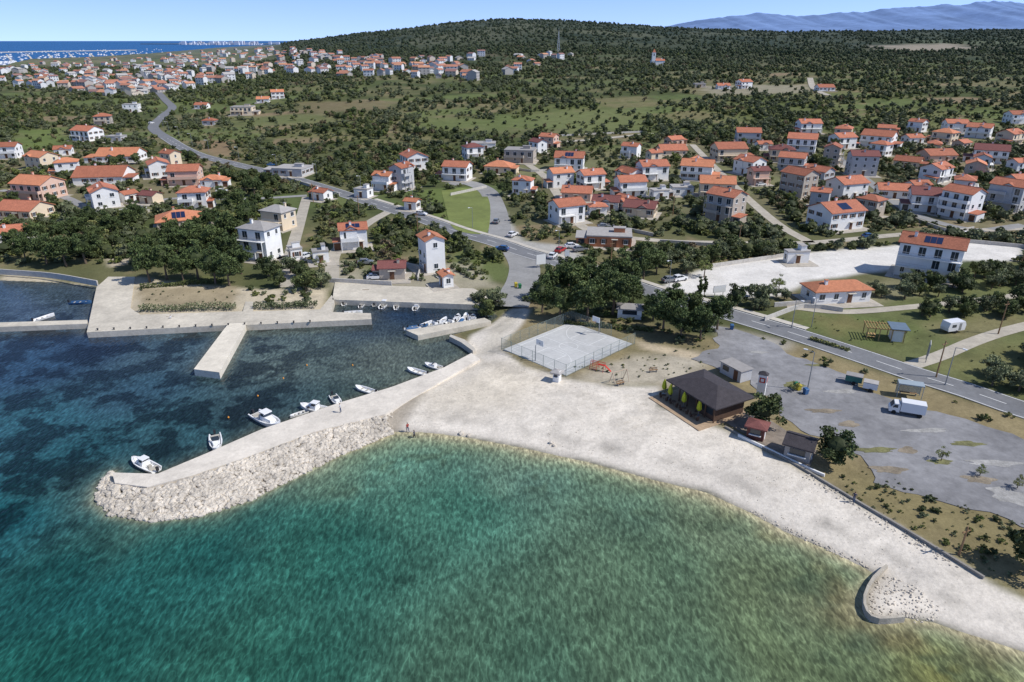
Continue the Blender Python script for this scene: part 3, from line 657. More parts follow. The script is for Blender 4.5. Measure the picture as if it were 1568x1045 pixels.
# ------------------------------------------------------------ distant town
town=MB(); r=random.Random(3)
regs=[([(0,104),(110,95),(420,82),(600,88),(735,108),(725,124),(600,118),(420,116),(300,136),(200,150),(60,136),(0,132)],430),([(260,82),(420,74),(480,80),(400,90),(250,96)],60),([(640,88),(890,84),(880,96),(660,100)],22),([(760,105),(830,100),(820,112),(760,116)],6),([(980,92),(1010,92),(1010,100),(980,100)],2)]
tp=[]
for pl,n in regs:
    xs=[a for a,b in pl];ys=[b for a,b in pl];k=0
    while k<n:
        px=r.uniform(min(xs),max(xs));py=r.uniform(min(ys),max(ys))
        if not inpoly(px,py,pl): continue
        k+=1; x_,y_,z_=G(px,py)
        if any(abs(x_-a)<10 and abs(y_-b)<10 for a,b in tp[-160:]): continue
        tp.append((x_,y_)); L=r.uniform(8,13.5);Wd=L*r.uniform(.6,.9);h=r.choice((3.2,5.8,6.2,8.5));an=r.uniform(-.8,.8)+(math.pi/2 if r.random()<.4 else 0)
        c_,s_=math.cos(an),math.sin(an)
        def T(a,b,z): return (x_+a*c_-b*s_,y_+a*s_+b*c_,z_+z)
        wm=r.choice((0,0,0,1,5));rm=r.choice((2,2,2,3,4)) if r.random()<.85 else 5
        l,w=L/2,Wd/2
        for q in([(-l,-w),(l,-w)],[(l,-w),(l,w)],[(l,w),(-l,w)],[(-l,w),(-l,-w)]):
            town.poly([T(*q[0],-2),T(*q[1],-2),T(*q[1],h),T(*q[0],h)],wm)
        zr=h+w*.42
        for sx in(-l,l): town.poly([T(sx,-w,h),T(sx,w,h),T(sx,0,zr)],wm)
        ov=.5
        town.poly([T(-l-ov,-w-ov,h-.2),T(l+ov,-w-ov,h-.2),T(l+ov,0,zr+.15),T(-l-ov,0,zr+.15)],rm);town.poly([T(l+ov,w+ov,h-.2),T(-l-ov,w+ov,h-.2),T(-l-ov,0,zr+.15),T(l+ov,0,zr+.15)],rm)
        for s in range(int(h/2.8)):
            for i in range(3):
                u=-l+L*(i+.5)/3
                for sg in(-1,1):
                    town.poly([T(u-.6,sg*(w+.05),1+s*2.8),T(u+.6,sg*(w+.05),1+s*2.8),T(u+.6,sg*(w+.05),2.3+s*2.8),T(u-.6,sg*(w+.05),2.3+s*2.8)],6)
town.make('distant_town',[M('town_white',(.68,.68,.68),var=.05),M('town_cream',(.6,.52,.43),var=.05),M('town_terracotta',(.40,.18,.12),var=.2,scale=.05),M('town_orange',(.50,.25,.15),var=.15,scale=.05),M('town_brown',(.27,.15,.13),var=.1),ROOFG,M('town_window',(.09,.10,.12),var=.1)])
mar=MB()
for k in range(420):
    px=r.uniform(0,255);py=r.uniform(80,100)-px*.02
    if k%3==0: px=r.uniform(0,200); py=97-px*.02+r.uniform(-2,2)
    x_,y_,_=G(px,py,0)
    if sdpoly(np.array([[x_,y_]]),coast)[0]>0: continue
    L=r.uniform(9,16);w=L*.16
    mar.loft([[(x_-w,y_-L/2,0),(x_+w,y_-L/2,0),(x_+w,y_-L/2,1.6),(x_-w,y_-L/2,1.6)],[(x_-w,y_,0),(x_+w,y_,0),(x_+w,y_,1.6),(x_-w,y_,1.6)],[(x_-.1,y_+L/2,0),(x_+.1,y_+L/2,0),(x_+.1,y_+L/2,2),(x_-.1,y_+L/2,2)]])
    mar.box(x_-w*.7,x_+w*.7,y_-L*.2,y_+L*.15,1.6,2.8,0); mar.cyl((x_,y_,1.6),(x_,y_,L*1.2),.12,.06,4,1,False)
mar.make('marina_yachts',[GEL,METAL])
def bar(pa,pb,w,h,name,mat):
    a=np.array(G(*pa,0)[:2]);b=np.array(G(*pb,0)[:2]);d=(b-a)/np.linalg.norm(b-a);n=np.array([-d[1],d[0]])*w
    slab(name,[tuple(a-n),tuple(b-n),tuple(b+n),tuple(a+n)],-2,h,mat)
bar((-60,82),(205,77.5),22,3,'marina_breakwater',CONC)
for i in range(6): bar((20+i*32,96-i),(10+i*32,84-i*.4),3,1.2,'marina_pontoon',CONC)
city=MB()
for k in range(120):
    px=r.gauss(345,45)
    if px<265 or px>430: continue
    x_,y_,_=G(px,r.uniform(68,69.5),0); w=r.uniform(12,35);h=r.choice((15,20,30,45))*r.uniform(.7,1.1)
    city.box(x_-w,x_+w,y_-15,y_+15,0,h,r.choice((0,0,1)))
    for s in range(int(h/9)): city.box(x_-w*.9,x_+w*.9,y_-15.3,y_-15.02,2+s*9,4+s*9,2)
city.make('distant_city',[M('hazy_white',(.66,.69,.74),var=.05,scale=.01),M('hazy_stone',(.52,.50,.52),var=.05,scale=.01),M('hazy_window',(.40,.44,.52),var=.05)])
a_=G(215,68.5,0);b_=G(560,68.5,0)
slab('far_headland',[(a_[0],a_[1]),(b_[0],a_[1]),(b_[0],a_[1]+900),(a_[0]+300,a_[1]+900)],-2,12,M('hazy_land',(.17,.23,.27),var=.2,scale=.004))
MP=[500,860,960,1040,1100,1180,1250,1330,1400,1470,1568,1750,2100,2600];MD=[0,2,12,21,31,39,36,40,45,49,56,52,50,46]
pxs=np.linspace(860,2500,420); rows=30; XX=np.zeros((rows,420));YY=np.zeros_like(XX);ZZ=np.zeros_like(XX)
for k in range(rows):
    t=k/(rows-1); yy=19000+t*9000
    XX[k]=(pxs-CX)/1142*26000; YY[k]=yy
    hgt=55+28000*.86/F*np.interp(pxs,MP,MD)*(.95+.07*vn(pxs/25,pxs*0,52)+.05*vn(pxs/7,pxs*0,53)+.02*vn(pxs/2.5,pxs*0,55))
    rdg=vn(pxs/34+t*1.6,pxs*0+t*2.2,54)*.65+vn(pxs/13-t*1.5,pxs*0+t*3.5,56)*.35
    ZZ[k]=-100+(hgt+100)*(t**.9)*(1-.9*(1-t)*t*rdg)
mm=M('hazy_mountain_rock',(.165,.25,.44),rough=1,var=.22,scale=.0010,spec=0,stain=.08)  # blue of the distant air haze painted into the rock's base colour
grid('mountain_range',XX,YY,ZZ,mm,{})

# ------------------------------------------------------------ vegetation meshes
OLIVE=leafmat('olive_leaves',(.125,.145,.075),(.19,.21,.11)); PINE=leafmat('pine_needles',(.065,.092,.033),(.10,.13,.045))
SCRUB=leafmat('scrub_leaves',(.062,.083,.032),(.12,.14,.048)); SPRING=leafmat('spring_leaves',(.17,.21,.055),(.23,.23,.09)); BRN=leafmat('bare_twigs',(.18,.14,.085),(.22,.18,.10))
def crown(name,mat,rx,rz,cz,ncl,nlf,ls,h0=0,tr=.12,seed=0,core=.62,limbs=5,cr=.33,shape='e'):
    g=np.random.default_rng(seed)
    d=g.normal(size=(ncl,3));d/=np.linalg.norm(d,axis=1)[:,None];rad=g.uniform(.45,.92,ncl)
    c=d*rad[:,None]*np.array([rx,rx,rz])*(1+g.uniform(-.15,.22,(ncl,1)))
    if shape=='pine': c[:,2]=np.where(c[:,2]<-.45*rz,-.45*rz*g.uniform(.3,1.2,ncl),c[:,2])
    c[:,2]+=cz
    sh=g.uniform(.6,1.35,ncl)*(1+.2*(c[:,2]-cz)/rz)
    o=g.normal(size=(ncl,nlf,3));o/=np.linalg.norm(o,axis=2)[...,None];o*=(g.uniform(0,1,(ncl,nlf,1))**.45)*np.array([rx*cr,rx*cr,rx*cr*.72])
    p=(c[:,None,:]+o).reshape(-1,3);n=len(p); s_=np.repeat(sh,nlf)*g.uniform(.75,1.25,n)
    u=g.normal(size=(n,3));u/=np.linalg.norm(u,axis=1)[:,None];v=np.cross(u,g.normal(size=(n,3)));v/=np.linalg.norm(v,axis=1)[:,None]
    sz=ls*g.uniform(.6,1.3,(n,1));u*=sz;v*=sz*.7
    V=np.stack([p-u,p-v*.9,p+u,p+v],1).reshape(-1,3); mb=MB();mb.v=[tuple(q) for q in V.tolist()];mb.f=[(4*i,4*i+1,4*i+2,4*i+3) for i in range(n)];mb.m=[0]*n
    shade=list(s_)
    if core>0:
        rings=[];K=9
        for k in range(7):
            ph=math.pi*(k+.5)/7
            rings.append([(rx*core*math.sin(ph)*math.cos(2*math.pi*i/K)*g.uniform(.8,1.15),rx*core*math.sin(ph)*math.sin(2*math.pi*i/K)*g.uniform(.8,1.15),cz+rz*core*math.cos(ph)) for i in range(K)])
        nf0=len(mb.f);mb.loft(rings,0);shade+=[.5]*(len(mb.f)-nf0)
    nf0=len(mb.f)
    if tr>0:
        top_=cz-rz*.1;mb.cyl((0,0,-.4),(tr*.5,tr*.3,top_*.55),tr*1.3,tr*.8,7,1);mb.cyl((tr*.5,tr*.3,top_*.55),(0,0,top_),tr*.8,tr*.45,7,1)
        for i in range(limbs):
            q=c[i%ncl]; mb.cyl((tr*.4,tr*.2,top_*(.5+.08*i)),tuple(q),tr*.45,tr*.15,5,1,False)
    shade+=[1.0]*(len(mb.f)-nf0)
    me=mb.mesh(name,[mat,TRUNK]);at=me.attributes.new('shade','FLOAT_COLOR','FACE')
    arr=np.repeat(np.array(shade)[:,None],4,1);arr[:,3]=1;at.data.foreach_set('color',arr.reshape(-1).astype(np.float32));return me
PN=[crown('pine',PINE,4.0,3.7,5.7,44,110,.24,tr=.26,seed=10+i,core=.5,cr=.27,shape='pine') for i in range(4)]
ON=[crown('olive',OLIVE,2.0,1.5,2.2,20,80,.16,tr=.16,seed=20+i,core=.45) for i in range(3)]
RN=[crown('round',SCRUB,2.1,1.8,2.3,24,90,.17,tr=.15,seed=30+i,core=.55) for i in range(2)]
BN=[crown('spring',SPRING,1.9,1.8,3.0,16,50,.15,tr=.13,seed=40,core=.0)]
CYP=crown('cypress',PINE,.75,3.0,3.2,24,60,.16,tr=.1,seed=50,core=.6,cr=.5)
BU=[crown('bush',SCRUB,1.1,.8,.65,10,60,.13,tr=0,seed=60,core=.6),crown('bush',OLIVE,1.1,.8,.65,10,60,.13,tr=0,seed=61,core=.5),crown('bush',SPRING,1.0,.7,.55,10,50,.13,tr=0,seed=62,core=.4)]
def tree(name,me,px,py,sc,pos=None):
    x_,y_,z_=pos if pos else GG(px,py)
    o=obj(name,me,None,(x_,y_,z_),random.uniform(0,6.28)); s=sc*random.uniform(.85,1.12);o.scale=(s*random.uniform(.88,1.14),s*random.uniform(.88,1.14),s)
for a,b,h in[(830,478,.9),(858,490,.95),(900,492,1.1),(938,482,1.1),(962,472,.9),(880,462,1.05),(846,458,.85),(918,458,1.0),(955,445,.9),(895,435,.9),(985,428,.85),(1005,420,.75),(870,440,.85),
 (1015,508,.85),(1042,520,.8),(1072,522,.85),(1098,505,.8),(1000,490,.7),(1060,492,.75),(1030,480,.75),
 (40,400,.9),(72,405,.85),(102,408,.9),(132,404,.9),(60,378,.85),(95,374,.8),(122,368,.8),(150,378,.75),(172,362,.8),(200,352,.8),(212,340,.7),(140,345,.7),(25,385,.8),(230,432,.9),(256,428,.95),(282,434,.9),(304,428,.95),(330,434,1.0),(352,438,.85),(240,404,.95),(272,398,.95),(300,394,1),(332,398,1),(265,374,.8),(300,368,.8),(350,402,.9),(352,372,.9),(380,345,.8),(320,352,.8),(218,412,.8),(365,322,.8),(390,300,.8),(340,315,.7),(405,285,.7),(370,420,.8),(-40,400,.9),(-90,410,.9),(1210,215,.8),(1275,235,.9),(1260,262,.8),(640,210,.7),(770,300,.6),(985,405,.65)]:
    tree('pine_tree',random.choice(PN),a,b,h)
for a,b,h in[(755,468,1.3),(735,460,1.1),(745,478,1.0),(428,440,1.2),(468,445,1.2),(492,438,1.1),(412,425,1.2),(445,418,1.2),(460,425,1.0),(1160,468,1.25),(1127,470,1.1),(985,402,1.2),(1020,400,1.1),(1398,440,1.0),(1340,452,.9)]:
    tree('broadleaf_tree',random.choice(RN+ON),a,b,h)
tree('broadleaf_tree',RN[0],1167,652,1.35);tree('broadleaf_tree',RN[1],1278,710,1.35);tree('broadleaf_tree',RN[0],1572,872,1.45)
for a,b,h in[(1078,425,1.3),(1192,445,.9),(1180,450,.8),(705,385,1.0),(1165,470,.7),(490,418,1.0)]: tree('budding_tree',BN[0],a,b,h)
for a,b in[(1070,462),(1078,455),(476,262),(935,232),(1140,300)]: tree('cypress_tree',CYP,a,b,1.0)
for a,b in[(1441,706),(1500,728),(1557,748),(1215,600)]: tree('sapling',BN[0],a,b,.42)
def hedge(a,b,w,h,mat,name='hedge'):
    p=np.array(G(*a,1.2)[:2]);q=np.array(G(*b,1.2)[:2]);g=np.random.default_rng(int(a[0]));L=np.linalg.norm(q-p);d=(q-p)/L;n_=np.array([-d[1],d[0]])
    K=int(L*75); t=g.uniform(0,L,K);o=g.uniform(-w/2,w/2,K)*(.7+.6*vn(t/1.3,t*0,7));zz=g.uniform(0,h,K)*(.6+.6*vn(t/1.5,t*0,3))
    pp=np.stack([p[0]+d[0]*t+n_[0]*o,p[1]+d[1]*t+n_[1]*o,1.2+zz],1)
    u=g.normal(size=(K,3));u/=np.linalg.norm(u,axis=1)[:,None];v=np.cross(u,g.normal(size=(K,3)));v/=np.linalg.norm(v,axis=1)[:,None];u*=.18;v*=.14
    V=np.stack([pp-u,pp-v,pp+u,pp+v],1).reshape(-1,3);mb=MB();mb.v=[tuple(k) for k in V.tolist()];mb.f=[(4*i,4*i+1,4*i+2,4*i+3) for i in range(K)];mb.m=[0]*K
    me=mb.mesh(name,[mat]);at=me.attributes.new('shade','FLOAT_COLOR','FACE');arr=np.repeat(g.uniform(.6,1.3,(K,1)),4,1);at.data.foreach_set('color',arr.reshape(-1).astype(np.float32));obj(name,me)
hedge((215,476),(362,472),1.8,1.4,OLIVE);hedge((388,472),(486,468),1.8,1.3,OLIVE);hedge((215,442),(345,432),1.2,1.2,SCRUB);hedge((1240,520),(1300,538),.8,.7,SPRING)
hedge((860,496),(1000,508),1.0,.9,SCRUB);hedge((800,460),(855,470),1.5,1.2,SCRUB)
def scatter(name,me,pts,scs):
    n=len(pts)
    if n==0:return
    a=rng.uniform(0,6.283,n); h=np.asarray(scs)/2; c_,s_=np.cos(a)*h,np.sin(a)*h
    V=np.zeros((n,4,3))
    for k,(i,j) in enumerate(((-1,-1),(1,-1),(1,1),(-1,1))):
        V[:,k,0]=pts[:,0]+i*c_-j*s_;V[:,k,1]=pts[:,1]+i*s_+j*c_;V[:,k,2]=pts[:,2]
    m2=bpy.data.meshes.new(name);m2.from_pydata(V.reshape(-1,3).tolist(),[],[(4*i,4*i+1,4*i+2,4*i+3) for i in range(n)])
    o=obj(name,m2);o.instance_type='FACES';o.use_instance_faces_scale=True;o.instance_faces_scale=1.0;o.show_instancer_for_render=False;o.show_instancer_for_viewport=False
    obj('foliage',me,o)
def cand(n,y0,y1,pw,span=.95):
    u=rng.uniform(0,1,n);k=pw+1; yy=(y0**k+u*(y1**k-y0**k))**(1/k); xx=rng.uniform(-span,span,n)*yy
    return np.stack([xx,yy],1)
hs_=np.array([(a,b,c) for a,b,c in HOUSES]); tpn=np.array(tp)
excl=[W([(672,292),(735,286),(756,312),(752,362),(715,362),(685,345)]),W([(1000,450),(1035,425),(1100,405),(1230,388),(1380,376),(1500,370),(1568,378),(1568,400),(1480,400),(1380,412),(1240,430),(1200,452),(1110,455)]),W([(745,300),(775,330),(800,370),(870,375),(900,395),(870,410),(800,395),(750,365)])]
fields=[W(q) for q in([(840,168),(990,168),(985,200),(860,205),(820,190)],[(640,180),(800,185),(790,205),(640,200)],[(350,180),(500,172),(520,190),(360,196)],[(460,158),(600,155),(610,168),(480,175)],[(30,200),(100,195),(110,222),(20,230)],[(300,215),(360,215),(370,240),(320,240)],[(1070,132),(1240,130),(1240,142),(1090,147)])]
def filt(Q,rb=6.0,hb=1.0):
    ok=sdpoly(Q,coast)>5
    for L in roads: ok&=dline(Q,[tuple(p) for p in L[::4]]+[tuple(L[-1])])>rb
    for a,b,c in hs_: ok&=np.hypot(Q[:,0]-a,Q[:,1]-b)>c*hb+1.0
    for e in excl: ok&=sdpoly(Q,e)<0
    for e in fields: ok&=(sdpoly(Q,e)<0)|(rng.uniform(size=len(Q))<.18)
    return ok
Q=cand(36000,170,1500,-.15)
lz_=landz(Q[:,0],Q[:,1]); pyq=CY-F*((Q[:,1]*sp-(CH-lz_)*cp)/(Q[:,1]*cp+(CH-lz_)*sp))
ok=filt(Q)&(pyq<398)
dens=.24+.9*S((vn(Q[:,0]/50,Q[:,1]/50,61)*.5+vn(Q[:,0]/14,Q[:,1]/14,62)*.5-.3)/.35)
ok&=rng.uniform(size=len(Q))<dens
fmq=fieldmask(Q[:,0],Q[:,1])[0]; ok&=(fmq<.2)|(rng.uniform(size=len(Q))<.12)
if len(tpn):
    ix=np.nonzero(ok&(Q[:,1]>600))[0]
    dm=np.array([np.min(np.hypot(tpn[:,0]-q[0],tpn[:,1]-q[1])) for q in Q[ix]]); ok[ix[dm<9]]=False
Q=Q[ok]; Zq=landz(Q[:,0],Q[:,1]);Q3=np.column_stack([Q,Zq-.1])
ty=vn(Q[:,0]/35,Q[:,1]/35,71)*.5+rng.uniform(0,.5,len(Q)); sc=rng.uniform(.5,1.15,len(Q))*(1+.35*S((Q[:,1]-500)/700))
ty=np.where(Q[:,1]>900,np.where((ty<.42)&(rng.uniform(size=len(Q))<.6),.6,ty),ty)
mo=[crown('olive_far',OLIVE,2.1,1.6,1.9,12,38,.32,tr=.12,seed=80+i,core=.68,limbs=2) for i in range(2)]
ms=[crown('scrub_far',SCRUB,2.3,1.8,1.8,12,38,.34,tr=.12,seed=84+i,core=.70,limbs=2) for i in range(2)]
mp_=crown('spring_far',SPRING,1.9,1.6,1.8,10,32,.30,tr=.12,seed=88,core=.55,limbs=2);mb_=crown('twig_far',BRN,1.8,1.5,1.8,10,26,.28,tr=.12,seed=89,core=.35,limbs=3);mt=crown('pine_far',PINE,2.2,2.4,3.0,12,38,.34,tr=.15,seed=90,core=.68,limbs=2)
lim=[0,.24,.42,.56,.68,.76,.84,2];names=['olive_grove','olive_grove','scrub_woodland','scrub_woodland','spring_shrubs','bare_shrubs','distant_pines']
for i,me in enumerate([mo[0],mo[1],ms[0],ms[1],mp_,mb_,mt]):
    k=(ty>=lim[i])&(ty<lim[i+1]); scatter(names[i],me,Q3[k],sc[k])
Q=cand(9000,170,520,-.2);ok=filt(Q,4.5,.75);d2=landz(Q[:,0],Q[:,1]);pyq=CY-F*((Q[:,1]*sp-(CH-d2)*cp)/(Q[:,1]*cp+(CH-d2)*sp));ok&=pyq<405;Q=Q[ok];Q3=np.column_stack([Q,landz(Q[:,0],Q[:,1])])
k=rng.integers(0,3,len(Q));s2=rng.uniform(.6,1.4,len(Q))
for i in range(3): scatter('garden_shrubs',BU[i],Q3[k==i],s2[k==i])
Q=cand(22000,1300,3000,.3,.85);pa=CX+1142*Q[:,0]/Q[:,1];ok=(pa>430)&(rng.uniform(size=len(Q))<.45+1.2*S((vn(Q[:,0]/120,Q[:,1]/120,91)-.25)/.4))&(sdpoly(Q,W([(1330,69),(1450,66),(1500,74),(1430,81),(1360,79)]))<0);Q=Q[ok];Q3=np.column_stack([Q,landz(Q[:,0],Q[:,1])-1]);k=rng.integers(0,4,len(Q));s2=rng.uniform(1.0,1.9,len(Q))
for i,me in enumerate([ms[0],mt,mo[0],ms[1]]): scatter('hillside_forest',me,Q3[k==i],s2[k==i]*(.8 if i==2 else 1))
def area(name,mes,pl,n,s0,s1,rb=5):
    w=np.array(W(pl)); q=rng.uniform(w.min(0),w.max(0),(n,2));ok=(sdpoly(q,w)>0)&filt(q,rb,.8);q=q[ok];z_=ground_z(q[:,0],q[:,1]);q3=np.column_stack([q,z_]);k=rng.integers(0,len(mes),len(q))
    for i,me in enumerate(mes): scatter(name,me,q3[k==i],rng.uniform(s0,s1,int((k==i).sum())))
area('olive_orchard',ON+RN,[(1300,445),(1420,440),(1568,405),(1800,420),(1800,470),(1568,490),(1440,492),(1350,480)],330,.7,1.15,4)
area('olive_orchard',ON+[RN[0]],[(1430,560),(1568,505),(1800,500),(1800,680),(1568,610)],120,.7,1.1,5)
area('olive_orchard',ON+RN,[(985,400),(1180,375),(1180,400),(1030,425)],90,.8,1.2,4)
area('olive_orchard',ON,[(1130,440),(1240,440),(1230,470),(1150,480)],20,.5,.8,4)
area('roadside_shrubs',BU,[(1120,490),(1330,555),(1568,640),(1568,665),(1330,590),(1130,505)],110,.2,.7,4.2)
area('roadside_shrubs',BU,[(1280,715),(1568,805),(1568,895),(1400,815),(1290,755)],150,.12,.5,4)
area('roadside_shrubs',BU,[(500,405),(740,400),(750,430),(505,432)],110,.5,1.2,3)
area('roadside_shrubs',BU,[(380,440),(500,440),(500,470),(385,470)],50,.4,.9,3)
area('roadside_shrubs',BU,[(800,440),(1000,430),(1110,500),(1060,530),(860,495)],140,.4,1.0,5)
area('roadside_shrubs',BU,[(210,440),(360,438),(360,470),(215,472)],60,.1,.3,3)
area('dry_grass_tufts',[BU[2],BU[1]],[(860,560),(1000,590),(1080,560),(1100,525),(1000,540)],120,.1,.3,4)
area('weeds',[BU[2],BU[1]],[(1180,492),(1330,440),(1568,470),(1568,600),(1400,550)],260,.08,.28,4)
area('weeds',[BU[2],BU[1]],[(1280,705),(1568,800),(1568,900),(1400,820),(1290,760)],200,.06,.2,4)

# ------------------------------------------------------------ breakwater rocks
ROCK=M('limestone_rock',(.53,.475,.395),var=.3,scale=.8,bump=.5,bscale=4,stain=.2)
def rocks(name,poly,n,s0,s1,zf,seed=1):
    g=np.random.default_rng(seed);w=np.array(poly);mb=MB()
    bm=bmesh.new();bmesh.ops.create_icosphere(bm,subdivisions=1,radius=1);bv=np.array([v.co[:] for v in bm.verts]);bf=[[v.index for v in f.verts] for f in bm.faces];bm.free()
    q=g.uniform(w.min(0),w.max(0),(n*9,2));sd_=sdpoly(q,w);q=q[sd_>0][:n];zz=zf(q)
    for p,z_ in zip(q,zz):
        s_=(s0+(s1-s0)*g.uniform(0,1)**2)*np.array([1,g.uniform(.6,1),g.uniform(.5,.8)]);A_=g.uniform(0,6.28);R_=np.array([[math.cos(A_),-math.sin(A_),0],[math.sin(A_),math.cos(A_),0],[0,0,1]])
        v=(np.sign(bv)*np.abs(bv)**.75)*g.uniform(.75,1.15,bv.shape)*s_
        v=v@R_.T+np.array([p[0],p[1],z_]);b=len(mb.v);mb.v+=v.tolist();mb.f+=[tuple(b+i for i in f) for f in bf];mb.m+=[0]*len(bf)
    mb.make(name,[ROCK])
outer=W([(600,664),(575,676),(520,698),(440,738),(380,768),(300,792),(230,799),(168,790),(148,767),(153,742),(172,722)],0)
topl=W([(176,740),(225,748),(290,732),(380,702),(480,664),(560,640),(590,636)],1.2)
pol=outer+topl
ol=[tuple(p) for p in outer];tl=[tuple(p) for p in topl]
def zf(q):
    a=dline(q,ol);b=dline(q,tl);return np.maximum(-.2+1.15*(a/(a+b+.01)),ground_z(q[:,0],q[:,1])+.10)
rocks('breakwater_rocks',pol,5200,.18,.55,zf,3)
rocks('beach_boulders',W([(560,645),(600,632),(602,660),(580,668)],.6),60,.12,.35,lambda q:ground_z(q[:,0],q[:,1]),5)
rocks('groyne_rocks',W([(1338,890),(1356,872),(1400,895),(1440,925),(1430,945),(1350,944),(1330,932)],.8),260,.05,.18,lambda q:ground_z(q[:,0],q[:,1])+.02,6)
rocks('shore_rocks',W([(1150,783),(1200,810),(1330,868),(1330,862),(1200,803),(1150,778)],.3),120,.06,.2,lambda q:ground_z(q[:,0],q[:,1]),7)
rocks('beach_boulders',W([(700,662),(720,662),(720,668),(700,668)],.3)[:4],3,.3,.5,lambda q:ground_z(q[:,0],q[:,1])+.1,8)
rocks('beach_boulders',W([(835,678),(850,678),(850,685),(835,685)],.3)[:4],2,.3,.5,lambda q:ground_z(q[:,0],q[:,1])+.1,9)
rocks('wall_foot_rocks',W([(1230,722),(1300,766),(1400,826),(1470,868),(1460,872),(1390,832),(1290,772),(1225,730)],1.0),160,.06,.2,lambda q:ground_z(q[:,0],q[:,1])+.03,10)
rocks('pebbles',W(bp[:18],1.2)+[tuple(p) for p in coast[3:21]],2200,.02,.08,lambda q:ground_z(q[:,0],q[:,1]),12)

# ------------------------------------------------------------ boats
def boat(px,py,L,ang,cabin=1,hull=None,cover=None):
    x_,y_,_=G(px,py,.2); hull=hull or GEL
    e=empty('motorboat' if cabin else 'rowing_boat',(x_,y_,.0),math.radians(ang)); Wd=L*.36 if cabin else L*.34
    st=[(-.5,.86,.55),(-.3,.96,.55),(0,1,.58),(.2,.9,.64),(.36,.62,.74),(.46,.28,.84),(.5,.04,.9)]
    hb=MB();rings=[]
    for t,w,zt in st:
        w2=w*Wd/2;zt*=L/5.5; rings.append([(t*L,-w2,zt),(t*L,-w2*.8,.05),(t*L,0,-.25),(t*L,w2*.8,.05),(t*L,w2,zt),(t*L,w2*.82,zt),(t*L,w2*.7,zt-.32*(t<.3)-.04),(t*L,-w2*.7,zt-.32*(t<.3)-.04),(t*L,-w2*.82,zt)])
    hb.loft(rings,0);hb.make('hull',[hull],e)
    db=MB();z=.3*L/5.5
    if cabin:
        k=L/5.5
        db.loft([[(-.08*L,-Wd*.33,z),(.05*L,-Wd*.33,z),(.28*L,-Wd*.24,z),(.28*L,Wd*.24,z),(.05*L,Wd*.33,z),(-.08*L,Wd*.33,z)],[(-.08*L,-Wd*.30,z+.75*k),(.05*L,-Wd*.30,z+.75*k),(.24*L,-Wd*.18,z+.55*k),(.24*L,Wd*.18,z+.55*k),(.05*L,Wd*.30,z+.75*k),(-.08*L,Wd*.30,z+.75*k)]],0)
        if cabin>1:
            db.box(-.12*L,.1*L,-Wd*.28,Wd*.28,z+1.15*k,z+1.25*k,0)
            for sx in(-.1,.06):
                for sy in(-1,1): db.cyl((sx*L,sy*Wd*.26,z+.75*k),(sx*L,sy*Wd*.26,z+1.15*k),.03,.03,5,0)
            db.loft([[(-.06*L,-Wd*.27,z+.76*k),(.08*L,-Wd*.27,z+.76*k),(.08*L,Wd*.27,z+.76*k),(-.06*L,Wd*.27,z+.76*k)],[(-.06*L,-Wd*.26,z+1.14*k),(.05*L,-Wd*.26,z+1.14*k),(.05*L,Wd*.26,z+1.14*k),(-.06*L,Wd*.26,z+1.14*k)]],1)
        else:
            db.loft([[(.03*L,-Wd*.3,z+.74*k),(.10*L,-Wd*.24,z+.70*k),(.10*L,Wd*.24,z+.70*k),(.03*L,Wd*.3,z+.74*k)],[(-.02*L,-Wd*.28,z+1.1*k),(.04*L,-Wd*.2,z+1.1*k),(.04*L,Wd*.2,z+1.1*k),(-.02*L,Wd*.28,z+1.1*k)]],1)
        db.box(-.4*L,-.32*L,-Wd*.33,Wd*.33,z-.1,z+.25*k,2); db.box(-.25*L,-.17*L,-Wd*.12,Wd*.12,z-.1,z+.35*k,2)
        for i in range(2): db.cyl((.2*L,(-1)**i*Wd*.32,.68*k),(.47*L,(-1)**i*.05,1.15*k),.02,.02,4,3,False)
    else:
        for t in(-.3,-.05,.2): db.box(t*L-.12,t*L+.12,-Wd*.4,Wd*.4,z+.02,z+.08,2)
        if cover: db.loft([[(-.35*L,-Wd*.38,.55*L/5.5),(.3*L,-Wd*.3,.6*L/5.5),(.3*L,Wd*.3,.6*L/5.5),(-.35*L,Wd*.38,.55*L/5.5)],[(-.33*L,-Wd*.05,.72*L/5.5+.1),(.25*L,-.05,.72*L/5.5+.1),(.25*L,.05,.72*L/5.5+.1),(-.33*L,Wd*.05,.72*L/5.5+.1)]],4)
    db.box(-.57*L,-.51*L,-.16,.16,.35,.95,3);db.cyl((-.54*L,0,.35),(-.55*L,0,-.3),.06,.05,6,3)
    db.make('deck_fittings',[GEL,GLASS,M('boat_seat',(.45,.42,.36),var=.1),DARKM,cover or BLUE],e)
boat(222,713,5.4,150,2);boat(331,679,5.2,-65,1);boat(409,645,7.0,-38,2);boat(483,627,5.6,160,2);boat(515,614,4.2,-60,1);boat(560,598,4.4,150,0);boat(639,570,4.4,150,0);boat(665,562,4.2,150,1)
boat(531,463,3.8,80,1);boat(573,464,3.8,100,0);boat(589,467,4.8,80,2);boat(638,470,4.2,85,1);boat(541,479,4,10,0);boat(607,469,3.8,95,0);boat(555,467,3.6,85,0);boat(641,501,4.2,20,0,BLUE,None);boat(667,497,4.6,30,1);boat(691,494,4.6,60,1,None);boat(706,493,4,80,0,None,BLUE);boat(724,489,4.2,90,1);boat(632,504,3.6,10,0,None,BLUE);boat(678,492,3.8,70,0);boat(652,497,3.8,50,0);boat(700,488,4.0,85,1);boat(714,486,3.8,95,0)
boat(68,487,4.3,60,0);boat(124,464,4.8,5,0,BLUE,None);boat(458,634,3.0,220,0)
BUOY=M('buoy_orange',(.7,.3,.05),var=.05)
